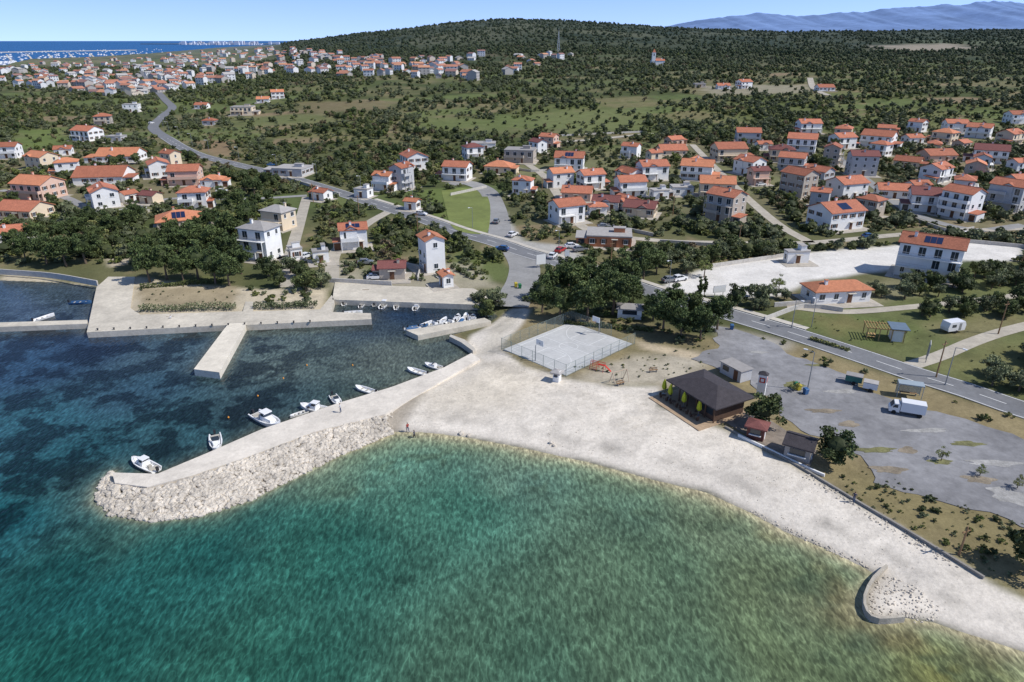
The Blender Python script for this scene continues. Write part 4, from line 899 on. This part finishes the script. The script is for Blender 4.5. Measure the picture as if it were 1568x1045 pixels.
for a,b in[(395,607),(350,640),(434,580),(540,560),(610,600),(470,560)]:
    x_,y_,_=G(a,b,0);mb=MB();mb.loft([[(.16*math.cos(t)*s_,.16*math.sin(t)*s_,z) for t in np.linspace(0,2*math.pi,9)[:-1]] for z,s_ in((-.1,.6),(.06,1),(.16,.8),(.22,.3))]);mb.cyl((0,0,.22),(0,0,.34),.03,.03,5);mb.make('mooring_buoy',[BUOY],None,(x_,y_,0))

# ------------------------------------------------------------ vehicles
def wheel(mb,x_,y_,r_,w,m): mb.cyl((x_,y_-w/2,r_),(x_,y_+w/2,r_),r_,r_,12,m)
def car(px,py,ang,col,name='parked_car',pos=None):
    x_,y_,z_=pos or GG(px,py);e=empty(name,(x_,y_,z_+.06),math.radians(ang));mb=MB()
    prof=[(-2.1,.35),(-2.15,.8),(-2.0,.98),(-1.0,1.0),(.95,.98),(1.9,.85),(2.1,.65),(2.12,.35)]
    rings=[[(a,yy,b if abs(yy)<.85 else b*.97) for a,b in prof] for yy in(-.86,-.8,.8,.86)]
    mb.loft(rings,0)
    cb=[(-1.75,.98),(-1.35,1.42),(.25,1.44),(.98,.98)];mb.loft([[(a,yy*(.98 if b<1.2 else .84),b) for a,b in cb] for yy in(-.78,.78)],1)
    mb.box(-1.3,.2,-.63,.63,1.432,1.475,0)
    for sy in(-.72,.72):
        mb.cyl((.22,sy*.93,1.45),(.93,sy*1.05,1.0),.04,.04,4,0,False);mb.cyl((-.5,sy*.93,1.45),(-.5,sy*1.09,1.0),.04,.04,4,0,False);mb.cyl((-1.35,sy*.93,1.43),(-1.7,sy*1.05,1.0),.05,.05,4,0,False)
    for wx_ in(-1.3,1.3):
        for wy_ in(-.8,.8): wheel(mb,wx_,wy_,.32,.22,2);mb.cyl((wx_,wy_*1.145,.32),(wx_,wy_*1.15,.32),.18,.18,8,3)
    for sy in(-.6,.6): mb.box(2.08,2.14,sy-.18,sy+.18,.58,.72,4);mb.box(-2.17,-2.12,sy-.15,sy+.15,.68,.85,5)
    mb.make('body',[col,GLASS,RUBBER,METAL,FRAME,RED],e)
CB=M('car_blue',(.03,.10,.25),rough=.25,spec=.6,var=.02);CWh=M('car_white',(.75,.75,.75),rough=.25,spec=.6,var=.02);CG=M('car_grey',(.2,.21,.22),rough=.25,spec=.6,var=.02);CR=M('car_red',(.40,.03,.03),rough=.25,spec=.6,var=.02);CK=M('car_black',(.02,.02,.025),rough=.25,spec=.6,var=.02)
for a,b,an,c_ in[(876,380,10,CWh),(858,386,60,CR),(888,385,20,CG),(846,395,70,CWh),(1026,432,20,CG),(1040,430,30,CWh),(645,330,-20,CWh),(925,350,10,CG),(1130,345,60,CK),(1210,318,20,CWh),(1345,320,10,CG),(1165,285,20,CWh),(760,342,80,CG),(560,405,10,CG),(470,395,60,CWh),(340,295,5,CWh),(215,322,20,CG),(95,298,10,CK),(785,362,60,CWh),(1480,362,15,CWh),(1330,365,10,CB),(575,428,10,CWh),(1012,300,0,CWh),(415,255,20,CB),(232,190,80,CWh)]: car(a,b,an,c_)
car(768,384,160,CB,'blue_car_on_road')
def truck(px,py,ang):
    x_,y_,z_=GG(px,py);e=empty('box_van',(x_,y_,z_+.06),math.radians(ang),.84);mb=MB()
    mb.box(-3.0,1.1,-1.02,1.02,.75,2.65,0);mb.box(-3.0,2.8,-.45,.45,.45,.72,2)
    mb.loft([[(a,yy,b) for a,b in[(1.2,.45),(1.2,2.1),(1.5,2.2),(2.2,2.15),(2.75,1.35),(2.95,1.15),(2.98,.45)]] for yy in(-.98,.98)],0)
    mb.loft([[(2.27,yy,2.06),(2.74,yy,1.4),(2.78,yy,1.41),(2.31,yy,2.09)] for yy in(-.85,.85)],1)
    for sy in(-1,1): mb.box(1.6,2.25,min(sy*.985,sy*1.0),max(sy*.985,sy*1.0),1.35,1.95,1);mb.box(2.3,2.4,sy*1.15-.1,sy*1.15+.1,1.4,1.75,2)
    for wx_ in(-2.2,2.1):
        for wy_ in(-.88,.88): wheel(mb,wx_,wy_,.4,.28,3)
    for sy in(-.7,.7): mb.box(2.96,3.0,sy-.18,sy+.18,.65,.85,4)
    mb.make('body',[CWh,GLASS,DARKM,RUBBER,FRAME],e)
truck(1386,634,157)
def trailer(px,py,ang,col,L=2.6):
    x_,y_,z_=GG(px,py);e=empty('cargo_trailer',(x_,y_,z_+.06),math.radians(ang));mb=MB()
    mb.box(-L/2,L/2,-.8,.8,.5,1.5,0);mb.box(-L/2-.03,L/2+.03,-.83,.83,1.5,1.62,3);mb.cyl((L/2,0,.55),(L/2+1.2,0,.45),.05,.05,6,1);wheel(mb,-.1,-.92,.32,.2,2);wheel(mb,-.1,.92,.32,.2,2);mb.make('body',[col,METAL,RUBBER,ROOFG],e)
trailer(1306,587,150,M('trailer_green',(.06,.18,.15),var=.1));trailer(1331,598,150,CWh,2.2)
def caravan(px,py,ang):
    x_,y_,z_=GG(px,py);e=empty('caravan',(x_,y_,z_+.04),math.radians(ang));mb=MB()
    mb.loft([[(a,yy,b) for a,b in[(-2,.5),(-2.15,1.2),(-1.9,2.35),(1.7,2.4),(2.1,1.6),(2.0,.5)]] for yy in(-1,1)],0)
    for sy in(-1,1): mb.box(-1.3,-.3,min(sy*1.003,sy*1.03),max(sy*1.003,sy*1.03),1.3,1.9,1);mb.box(.4,1.0,min(sy*1.003,sy*1.02),max(sy*1.003,sy*1.02),.6,2.1,3)
    wheel(mb,0,-.95,.32,.2,2);wheel(mb,0,.95,.32,.2,2);mb.cyl((2,0,.55),(3.1,0,.45),.05,.05,6,3);mb.make('body',[CWh,GLASS,RUBBER,METAL],e)
caravan(1457,508,15)

# ------------------------------------------------------------ street furniture
def lamp(px,py,h=8,ang=0,name='street_lamp'):
    x_,y_,z_=GG(px,py);e=MB();e.cyl((0,0,-.2),(0,0,h),.11,.06,8,0);e.cyl((0,0,h),(1.3,0,h+.25),.05,.04,6,0);e.box(1.1,1.75,-.14,.14,h+.18,h+.32,1);e.cyl((0,0,-.1),(0,0,.25),.2,.16,8,0);e.make(name,[METAL,GEL],None,(x_,y_,z_),math.radians(ang))
lamp(1236,598,7,150);lamp(1212,502,6,-60);lamp(1447,590,7,-60) 
for i in range(i0,len(main),17):
    if main[i][1]>520:break
    p=main[i];t=main[i+1]-main[i];t/=np.linalg.norm(t);n_=np.array([t[1],-t[0]])*6
    q=p+n_; e=MB();h=6.5;e.cyl((0,0,-.2),(0,0,h),.09,.05,8,0);e.cyl((0,0,h),(1.2,0,h+.2),.05,.04,6,0);e.box(1,1.6,-.13,.13,h+.12,h+.26,1);e.make('street_lamp',[METAL,GEL],None,(q[0],q[1],float(landz(*q))),math.atan2(-n_[1],-n_[0]))
def pole(px,py,h=8):
    x_,y_,z_=GG(px,py);e=MB();e.cyl((0,0,-.2),(0,0,h),.14,.09,8,0);e.box(-.7,.7,-.05,.05,h-.7,h-.6,0)
    for k in(-.6,0,.6): e.cyl((k,0,h-.6),(k,0,h-.45),.05,.05,6,0)
    e.make('utility_pole',[WOOD],None,(x_,y_,z_),.4)
for a,b in[(1433,578),(1528,512),(1560,415),(1468,850),(640,360),(480,310),(935,410),(1030,330),(1395,420),(550,330),(830,300),(1130,380)]: pole(a,b,7 if a!=1468 else 4)
def billboard(px,py,w,h,leg,ang):
    x_,y_,z_=GG(px,py);e=empty('billboard',(x_,y_,z_),math.radians(ang));mb=MB()
    for sx in(-.35,.35): mb.cyl((sx*w,0,-.2),(sx*w,0,leg+h*.9),.08,.08,6,0)
    mb.make('posts',[METAL],e);mb=MB();mb.box(-w/2,w/2,-.14,-.085,leg,leg+h,0);mb.box(-w/2-.06,w/2+.06,-.08,-.02,leg-.06,leg+h+.06,1);mb.make('panel',[FRAME,METAL],e)
billboard(828,410,2.6,2.6,.9,20);billboard(1417,553,2.4,2.2,1.5,60);billboard(1100,455,3,1.5,1.2,15);billboard(868,398,1.2,1.6,1,0)
def busstop(px,py,ang):
    x_,y_,z_=GG(px,py);e=empty('bus_shelter',(x_,y_,z_),math.radians(ang));mb=MB()
    mb.box(-1.9,1.9,-.9,.9,2.35,2.5,0)
    for sx in(-1.8,1.8):
        for sy in(-.8,.8): mb.cyl((sx,sy,0),(sx,sy,2.35),.05,.05,6,0)
    mb.box(-1.75,1.75,.78,.82,.3,2.2,1);mb.box(-1.82,-1.78,-.72,.72,.3,2.2,1);mb.box(-1.3,1.3,.3,.7,.42,.48,2);mb.box(-1.2,-1.1,.35,.65,0,.42,0);mb.box(1.1,1.2,.35,.65,0,.42,0)
    mb.make('frame',[M('shelter_metal',(.30,.36,.40),var=.05),M('shelter_glass',(.25,.35,.38),rough=.1,alpha=.5,var=.05),WOOD],e)
busstop(1390,607,-20)
x_,y_,z_=GG(1352,518);e=empty('wooden_pergola',(x_,y_,z_),math.radians(-15));mb=MB()
for a in(-3.4,-1.2,1.0,3.2):
    for b in(-1.6,1.6): mb.box(a-.08,a+.08,b-.08,b+.08,-.2,2.4,0)
for b in(-1.6,1.6): mb.box(-3.7,3.5,b-.07,b+.07,2.4,2.58,0)
for i in range(9): a=-3.6+i*.55; mb.box(a-.05,a+.05,-2.0,2.0,2.58,2.7,0)
mb.box(.6,3.9,-2.1,2.1,2.72,2.84,1);mb.box(-3.2,-1.5,-.5,.5,.7,.76,0);mb.box(-3.1,-1.6,-1.0,-.7,.4,.46,0)
for a in(-3.1,-1.7): mb.box(a,a+.1,-.4,.4,0,.7,0)
mb.box(1.2,3.1,-1.3,1.3,0,2.3,2);mb.make('frame',[M('pergola_wood',(.42,.28,.12),var=.15,scale=3),M('blue_sheet_roof',(.13,.18,.24),var=.1),WHITE],e)

# ------------------------------------------------------------ beach cafe
cc,l1,l2,an=fr((1030,582),(1108,634),(1141,600),(1072,566),4.3)
cafe=empty('beach_cafe',(cc[0],cc[1],1.2),an); L,Wd=max(l1,9),max(l2,6)
DK=M('cafe_roof',(.055,.048,.052),var=.25,scale=1.5,bump=.5);CW_=M('cafe_wood',(.10,.06,.04),var=.2,scale=3)
mb=MB();roofmesh(mb,L-.6,Wd-.6,3.0,'h',.6,.3);mb.make('roof',[DK],cafe)
mb=MB();mb.box(-L/2+.2,L/2-.8,-Wd*.05,Wd/2-.8,0,2.9,0);mb.box(L*.1,L/2-.8,-Wd/2+.8,-Wd*.05-.003,0,2.9,0);mb.make('walls',[CW_],cafe)
mb=MB()
for i in range(6): xx=-L/2+.4+i*(L-1)/5.0; mb.box(xx-.08,xx+.08,-Wd/2+.4,-Wd/2+.56,0,2.95,0)
mb.make('posts',[CW_],cafe)
mb=MB()
for i in range(3): mb.box(-L/2+1+i*1.9,-L/2+2.5+i*1.9,-Wd*.05-.05,-Wd*.05-.004,.9,2.3,0)
mb.box(L*.15,L/2-1.2,-Wd/2+.74,-Wd/2+.797,1.0,2.2,0);mb.make('windows',[GLASS],cafe)
mb=MB();mb.box(-L/2-1.0,L/2,-Wd/2-3.0,Wd/2,-.3,.1,0);mb.make('deck',[M('deck_wood',(.40,.29,.19),var=.2,scale=2,stain=.1)],cafe)
mb=MB()
for i in range(4):
    xx=-L/2+.6+i*2.4;yy=-Wd/2-1.2
    mb.cyl((xx,yy,.1),(xx,yy,.8),.04,.04,6,1);mb.cyl((xx,yy,.8),(xx,yy,.85),.4,.4,10,1)
    for k in(-.7,.7): mb.box(xx+k-.2,xx+k+.2,yy-.2,yy+.2,.45,.5,1);mb.box(xx+k*1.27-.03,xx+k*1.27+.03,yy-.2,yy+.2,.5,.95,1);mb.box(xx+k-.15,xx+k+.15,yy-.15,yy+.15,.1,.45,1)
mb.make('tables_and_chairs',[FRAME,CW_],cafe)
UM=M('parasol_lime',(.42,.46,.03),var=.1)
for a,b in[(1025,612),(1046,624),(1069,637),(1016,604)]:
    x_,y_,_=G(a,b,1.3);mb=MB();mb.cyl((0,0,0),(0,0,2.9),.04,.04,6,0)
    mb.loft([[(rr_*math.cos(t)*(1+.2*(k%2)),rr_*math.sin(t)*(1+.2*(k%2)),z) for k,t in enumerate(np.linspace(0,2*math.pi,13)[:-1])] for z,rr_ in((1.0,.22),(1.3,.36),(2.2,.25),(2.85,.04))],1);mb.cyl((0,0,0),(0,0,.12),.3,.3,8,0);mb.make('closed_parasol',[METAL,UM],None,(x_,y_,1.3))
x_,y_,z_=GG(1164,606);e=empty('sign_tower',(x_,y_,z_),math.radians(-28));mb=MB();mb.box(-.65,.65,-.5,.5,0,4.0,0);mb.loft([[(-.8,-.65,4.0),(.8,-.65,4.0),(.8,.65,4.0),(-.8,.65,4.0)],[(-.15,-.1,4.5),(.15,-.1,4.5),(.15,.1,4.5),(-.15,.1,4.5)]],2);mb.box(-.45,.45,-.53,-.503,2.6,3.5,1);mb.box(-.25,.25,-.545,-.532,2.8,3.3,0);mb.box(.652,.68,-.35,.35,2.6,3.5,1);mb.make('tower',[WHITE,RED,DK],e)
x_,y_,z_=GG(1120,588);e=empty('grey_roofed_kiosk',(x_+1.5,y_+3,z_),an);mb=MB();mb.box(-2.4,2.4,-1.3,1.3,0,2.1,0);mb.box(-2.6,2.6,-1.5,1.5,2.1,2.22,1);mb.box(-1.8,-.4,-1.34,-1.303,.9,1.8,2);mb.box(.8,1.7,-1.34,-1.303,.05,1.9,3);mb.make('cabin',[GREYW,ROOFG,GLASS,SHUT],e)
def kiosk(px,py,w,d,h,ang,wall,roof,name,pt=.35,kind='h'):
    x_,y_,z_=GG(px,py);e=empty(name,(x_,y_+d*.4,z_),math.radians(ang));mb=MB();mb.box(-w/2,w/2,-d/2,d/2,-.3,h,0)
    if kind=='g':
        for sx in(-1,1): mb.poly([(sx*w/2,-d/2,h),(sx*w/2,d/2,h),(sx*w/2,0,h+d/2*.42)])
    mb.make('walls',[wall],e);mb=MB();roofmesh(mb,w,d,h,kind,.4,.42 if kind=='g' else pt);mb.make('roof',[roof],e)
    mb=MB();mb.box(-w*.3,w*.3,-d/2-.05,-d/2-.003,1.0,1.9,0);mb.box(-w*.36,w*.36,-d/2-.3,-d/2-.003,.88,.98,1);mb.box(w/2+.003,w/2+.05,-.4,.4,.05,2.0,1);mb.make('hatch',[GLASS,FRAME],e)
kiosk(1160,674,2.4,2.2,2.1,-30,M('kiosk_brown',(.13,.05,.04),var=.1),TERRD,'red_kiosk')
kiosk(1228,706,3.4,3.4,2.3,-33,M('kiosk_grey',(.30,.28,.26),var=.1),DK,'wooden_kiosk',kind='g')
kiosk(853,585,1.1,1.1,1.7,-30,WHITE,ROOFG,'small_ticket_hut')
kiosk(965,488,5,3,2.2,-10,WHITE,ROOFG,'white_hut')
slab('cafe_terrace',W([(1100,640),(1150,625),(1250,690),(1240,715),(1180,690)],1.2),1.0,1.262,M('terrace_dark',(.24,.20,.16),var=.3,scale=1.0,stain=.15))
wallline('beach_path_kerb',W([(1130,668),(1230,716),(1262,730)],1.2),.25,1.0,1.6,WHITE)
def bench(px,py,ang):
    x_,y_,z_=GG(px,py);mb=MB()
    for k in range(3): mb.box(-.8,.8,-.2+k*.14,-.1+k*.14,.43,.47,0)
    for k in range(2): mb.box(-.8,.8,.24,.27,.55+k*.16,.65+k*.16,0)
    for sx in(-.6,.6): mb.box(sx-.04,sx+.04,-.2,.2,0,.43,1);mb.box(sx-.04,sx+.04,.2,.239,0,.85,1)
    mb.make('park_bench',[WOOD,METAL],None,(x_,y_,z_),math.radians(ang))
for q in[(1000,570,10),(260,486,5),(320,484,5),(430,480,5),(950,590,30),(560,445,5),(680,452,5)]: bench(*q)
def bin_(px,py,col):
    x_,y_,z_=GG(px,py);mb=MB();mb.loft([[(-.3,-.3,.1),(.3,-.3,.1),(.3,.3,.1),(-.3,.3,.1)],[(-.38,-.36,1.0),(.38,-.36,1.0),(.38,.36,1.0),(-.38,.36,1.0)]],0);mb.loft([[(-.4,-.4,1.0),(.4,-.4,1.0),(.4,.38,1.0),(-.4,.38,1.0)],[(-.3,-.3,1.12),(.3,-.3,1.12),(.3,.36,1.16),(-.3,.36,1.16)]],0);mb.cyl((-.35,.3,.1),(.35,.3,.1),.1,.1,8,1);mb.make('wheelie_bin',[col,RUBBER],None,(x_,y_,z_),random.uniform(-.4,.4))
GB=M('bin_green',(.03,.18,.08),var=.05);YB=M('bin_yellow',(.5,.40,.05),var=.05)
for i,(a,b) in enumerate([(1222,598),(1218,595),(1233,604),(790,440),(796,442),(1120,505)]): bin_(a,b,YB if i%3==0 else (GB if i%3==1 else BLUE))
x_,y_,z_=GG(915,566);e=empty('playground_climbing_frame',(x_,y_,z_),math.radians(-30),.8);mb=MB()
for a in(-1.6,0,1.6):
    for s_ in(-1,1): mb.cyl((a,s_*.9,0),(a,s_*.25,2.0),.05,.05,6,0)
mb.cyl((-1.6,0,2.0),(1.6,0,2.0),.06,.06,6,0)
for k in range(5):
    for s_ in(-1,1): mb.cyl((-1.6,s_*(.9-.13*k),.3+k*.38),(0,s_*(.9-.13*k),.3+k*.38),.035,.035,5,0)
mb.loft([[(1.7,-.25,1.4),(1.7,.25,1.4),(1.7,.25,1.48),(1.7,-.25,1.48)],[(3.2,-.25,.2),(3.2,.25,.2),(3.2,.25,.28),(3.2,-.25,.28)]],0);mb.box(.1,1.7,-.4,.4,1.32,1.4,0);mb.make('frame',[RED],e)
x_,y_,z_=GG(948,585);mb=MB()
for a in(-1.5,1.5):
    for s_ in(-1,1): mb.cyl((a,s_*.8,0),(a,0,2.1),.06,.06,6,0)
mb.cyl((-1.5,0,2.1),(1.5,0,2.1),.06,.06,6,0)
for a in(-.6,.6):
    for s_ in(-.2,.2): mb.cyl((a+s_,0,2.1),(a+s_,0,.55),.012,.012,4,1,False)
    mb.box(a-.25,a+.25,-.12,.12,.5,.55,1)
mb.make('playground_swing',[M('swing_pole',(.5,.38,.28),var=.1),DARKM],None,(x_,y_,z_),.5)
slab('grass_pitch',[tuple(p) for p in catmull(W([(676,292),(712,288),(738,292),(750,312),(748,352),(735,359),(708,356),(690,345),(682,318)]),3)],1.0,1.3,M('pitch_grass',(.17,.20,.055),var=.2,scale=.15,stain=.12))
for pl in([(690,300),(745,288)],[(505,432),(600,437)],[(0,418),(80,424),(150,436)],[(1170,492),(1230,472),(1290,478)],[(1010,372),(1110,378),(1240,378)],[(1400,370),(1480,372),(1568,380)],[(640,430),(640,412),(600,405)],[(1500,245),(1568,240)],[(840,210),(990,203)],[(1380,330),(1450,355),(1490,352)],[(750,240),(800,262),(850,262)],[(920,345),(1000,362)],[(100,328),(180,330),(230,325)],[(1185,470),(1240,466)],[(440,275),(520,300)],[(1090,410),(1240,388)]):
    wallline('garden_wall',W(pl),.3,.8,2.2,M('stone_wall',(.52,.49,.44),var=.2,scale=1.5,bump=.4),3)
x_,y_,z_=G(855,80);H=34;mb=MB()
for k in range(10):
    z0,z1=H*k/10,H*(k+1)/10;w0=2.6*(1-k/11);w1=2.6*(1-(k+1)/11)
    for i in range(4):
        c0=[(-1,-1),(1,-1),(1,1),(-1,1)][i];c1=[(-1,-1),(1,-1),(1,1),(-1,1)][(i+1)%4]
        mb.cyl((c0[0]*w0,c0[1]*w0,z0),(c0[0]*w1,c0[1]*w1,z1),.3,.3,4,0,False);mb.cyl((c0[0]*w0,c0[1]*w0,z0),(c1[0]*w1,c1[1]*w1,z1),.18,.18,4,0,False)
mb.cyl((0,0,H),(0,0,H+8),.2,.1,5,0);mb.make('lattice_radio_mast',[M('galvanised_lattice',(.55,.57,.6),var=.05)],None,(x_,y_,z_))
x_,y_,z_=G(1000,100);mb=MB();mb.box(-2.5,2.5,-2.5,2.5,-2,17,0);mb.loft([[(-2.7,-2.7,17),(2.7,-2.7,17),(2.7,2.7,17),(-2.7,2.7,17)],[(-.1,-.1,22),(.1,-.1,22),(.1,.1,22),(-.1,.1,22)]],1)
for sg in(-1,1): mb.box(-.7,.7,min(sg*2.52,sg*2.6),max(sg*2.52,sg*2.6),12.5,15.5,2)
mb.box(2.503,16,-4,4,-2,6,0);mb.loft([[(xx,-4.4,5.8),(xx,0,8.2),(xx,4.4,5.8)] for xx in(2.51,16.4)],1);mb.make('chapel_with_bell_tower',[WHITE,TERRA,GLASS],None,(x_,y_,z_))

# ------------------------------------------------------------ people
def person(px,py,ang,shirt,trous,walk=.25,slab_=False):
    x_,y_,z_=PG(px,py) if slab_ else GG(px,py)
    V=[(0,0,.95),(0,0,1.15),(0,0,1.38),(0,0,1.5),(0,.01,1.62),(0,.02,1.72),(-.09,0,.92),(-.1,walk*.6,.5),(-.1,walk*.5,.08),(-.1,walk*.5+.14,.04),(.09,0,.92),(.1,-walk*.3,.5),(.1,-walk*.9,.1),(.1,-walk*.9+.14,.04),(-.19,0,1.4),(-.25,-.06,1.13),(-.24,.05,.9),(-.24,.09,.82),(.19,0,1.4),(.25,.05,1.13),(.24,.16,.92),(.24,.21,.85)]
    E=[(0,1),(1,2),(2,3),(3,4),(4,5),(0,6),(6,7),(7,8),(8,9),(0,10),(10,11),(11,12),(12,13),(2,14),(14,15),(15,16),(16,17),(2,18),(18,19),(19,20),(20,21)]
    Rr=[(.15,.11),(.13,.09),(.16,.1),(.06,.06),(.085,.1),(.07,.085),(.09,.09),(.065,.065),(.045,.045),(.04,.03),(.09,.09),(.065,.065),(.045,.045),(.04,.03),(.06,.06),(.045,.045),(.032,.032),(.035,.02),(.06,.06),(.045,.045),(.032,.032),(.035,.02)]
    me=bpy.data.meshes.new('b');me.from_pydata(V,E,[]);o=bpy.data.objects.new('b',me);COL.objects.link(o);md=o.modifiers.new('s','SKIN');o.modifiers.new('u','SUBSURF').levels=1
    for i,rv in enumerate(me.skin_vertices[0].data): rv.radius=Rr[i];rv.use_root=(i==0)
    dg=bpy.context.evaluated_depsgraph_get();m2=bpy.data.meshes.new_from_object(o.evaluated_get(dg));bpy.data.objects.remove(o)
    SK=M('skin',(.5,.3,.2),var=.03);HR=M('hair',(.05,.03,.02),var=.1)
    m2.materials.clear()
    for k in(shirt,trous,SK,HR,DARKM):m2.materials.append(k)
    for p in m2.polygons:
        c=p.center;p.use_smooth=True
        p.material_index=4 if c.z<.09 else(1 if c.z<.97 and abs(c.x)<.2 else(2 if(c.z<1.0) else(0 if c.z<1.47 else(3 if(c.z>1.7 or(c.y<.0 and c.z>1.56)) else 2))))
    e=empty('person',(x_,y_,z_),math.radians(ang));obj('body',m2,e)
    mb=MB()
    for hx,hy,hz in((-.24,.09,.80),(.24,.22,.83)):
        for k in range(4): mb.cyl((hx-.012,hy-.03+k*.02,hz),(hx-.006,hy-.03+k*.02+.01,hz-.06-(.012 if k in(1,2) else 0)),.009,.007,5)
        mb.cyl((hx,hy+.035,hz+.03),(hx,hy+.065,hz-.01),.01,.008,5)
    mb.make('fingers',[SK],e)
    mb=MB();mb.loft([[(-.012,.1,1.64),(.012,.1,1.64),(0,.1,1.69)],[(-.004,.128,1.64),(.004,.128,1.64),(0,.115,1.68)]]);mb.make('nose',[SK],e)
S1=M('shirt_dark',(.05,.06,.1),var=.05);S2=M('shirt_white',(.6,.6,.6),var=.05);S3=M('shirt_red',(.4,.06,.05),var=.05);T1=M('jeans',(.06,.09,.16),var=.05)
person(624,652,40,S3,T1);person(634,660,70,S1,DARKM);person(1306,770,-40,S1,T1);person(522,632,100,S2,T1,.1,True);person(262,488,60,S2,T1)

# ------------------------------------------------------------ light, sky, camera
SE=math.radians(48);SA=math.radians(103)
sv=Vector((math.sin(SA)*math.cos(SE),math.cos(SA)*math.cos(SE),math.sin(SE)))
sl=bpy.data.lights.new('sun','SUN');sl.energy=4.3;sl.angle=math.radians(.5);sl.color=(1,.965,.915);so=bpy.data.objects.new('sun',sl);COL.objects.link(so);so.rotation_euler=sv.to_track_quat('Z','Y').to_euler();so.location=(0,0,200)
w=bpy.data.worlds.new('World');scene.world=w;w.use_nodes=True;nt=w.node_tree;bg=nt.nodes['Background'];sk=nt.nodes.new('ShaderNodeTexSky');sk.sky_type='NISHITA';sk.sun_disc=False;sk.sun_elevation=SE;sk.sun_rotation=SA;sk.air_density=1.0;sk.dust_density=.2;sk.ozone_density=2.0;sk.altitude=50
tc=nt.nodes.new('ShaderNodeTexCoord');va=nt.nodes.new('ShaderNodeVectorMath');va.operation='ADD';va.inputs[1].default_value=(0,0,.20);vn_=nt.nodes.new('ShaderNodeVectorMath');vn_.operation='NORMALIZE'
nt.links.new(tc.outputs['Generated'],va.inputs[0]);nt.links.new(va.outputs[0],vn_.inputs[0]);nt.links.new(vn_.outputs[0],sk.inputs['Vector'])
# brighter, paler band of air low over the horizon
sxz=nt.nodes.new('ShaderNodeSeparateXYZ');nt.links.new(tc.outputs['Generated'],sxz.inputs[0])
cr_=nt.nodes.new('ShaderNodeValToRGB');nt.links.new(sxz.outputs['Z'],cr_.inputs[0])
el=cr_.color_ramp.elements;el[0].position=0.0;el[0].color=(.98,.90,1.0,1);el[1].position=.45;el[1].color=(.46,.46,.49,1);e2=el.new(.07);e2.color=(.72,.76,.98,1)
vx=nt.nodes.new('ShaderNodeVectorMath');vx.operation='MULTIPLY';nt.links.new(sk.outputs[0],vx.inputs[0]);nt.links.new(cr_.outputs[0],vx.inputs[1])
vs=nt.nodes.new('ShaderNodeVectorMath');vs.operation='SCALE';vs.inputs['Scale'].default_value=2.15;nt.links.new(vx.outputs[0],vs.inputs[0])
nt.links.new(vs.outputs[0],bg.inputs[0]);bg.inputs[1].default_value=.115
cd=bpy.data.cameras.new('camera');cam=bpy.data.objects.new('camera',cd);COL.objects.link(cam);cam.location=(0,0,CH);cam.rotation_euler=(math.pi/2-PT,0,0);cd.sensor_width=36;cd.lens=24;cd.clip_start=1;cd.clip_end=150000
scene.camera=cam
scene.view_settings.view_transform='Standard';scene.view_settings.look='None';scene.view_settings.exposure=0
print('objects',len(bpy.data.objects))
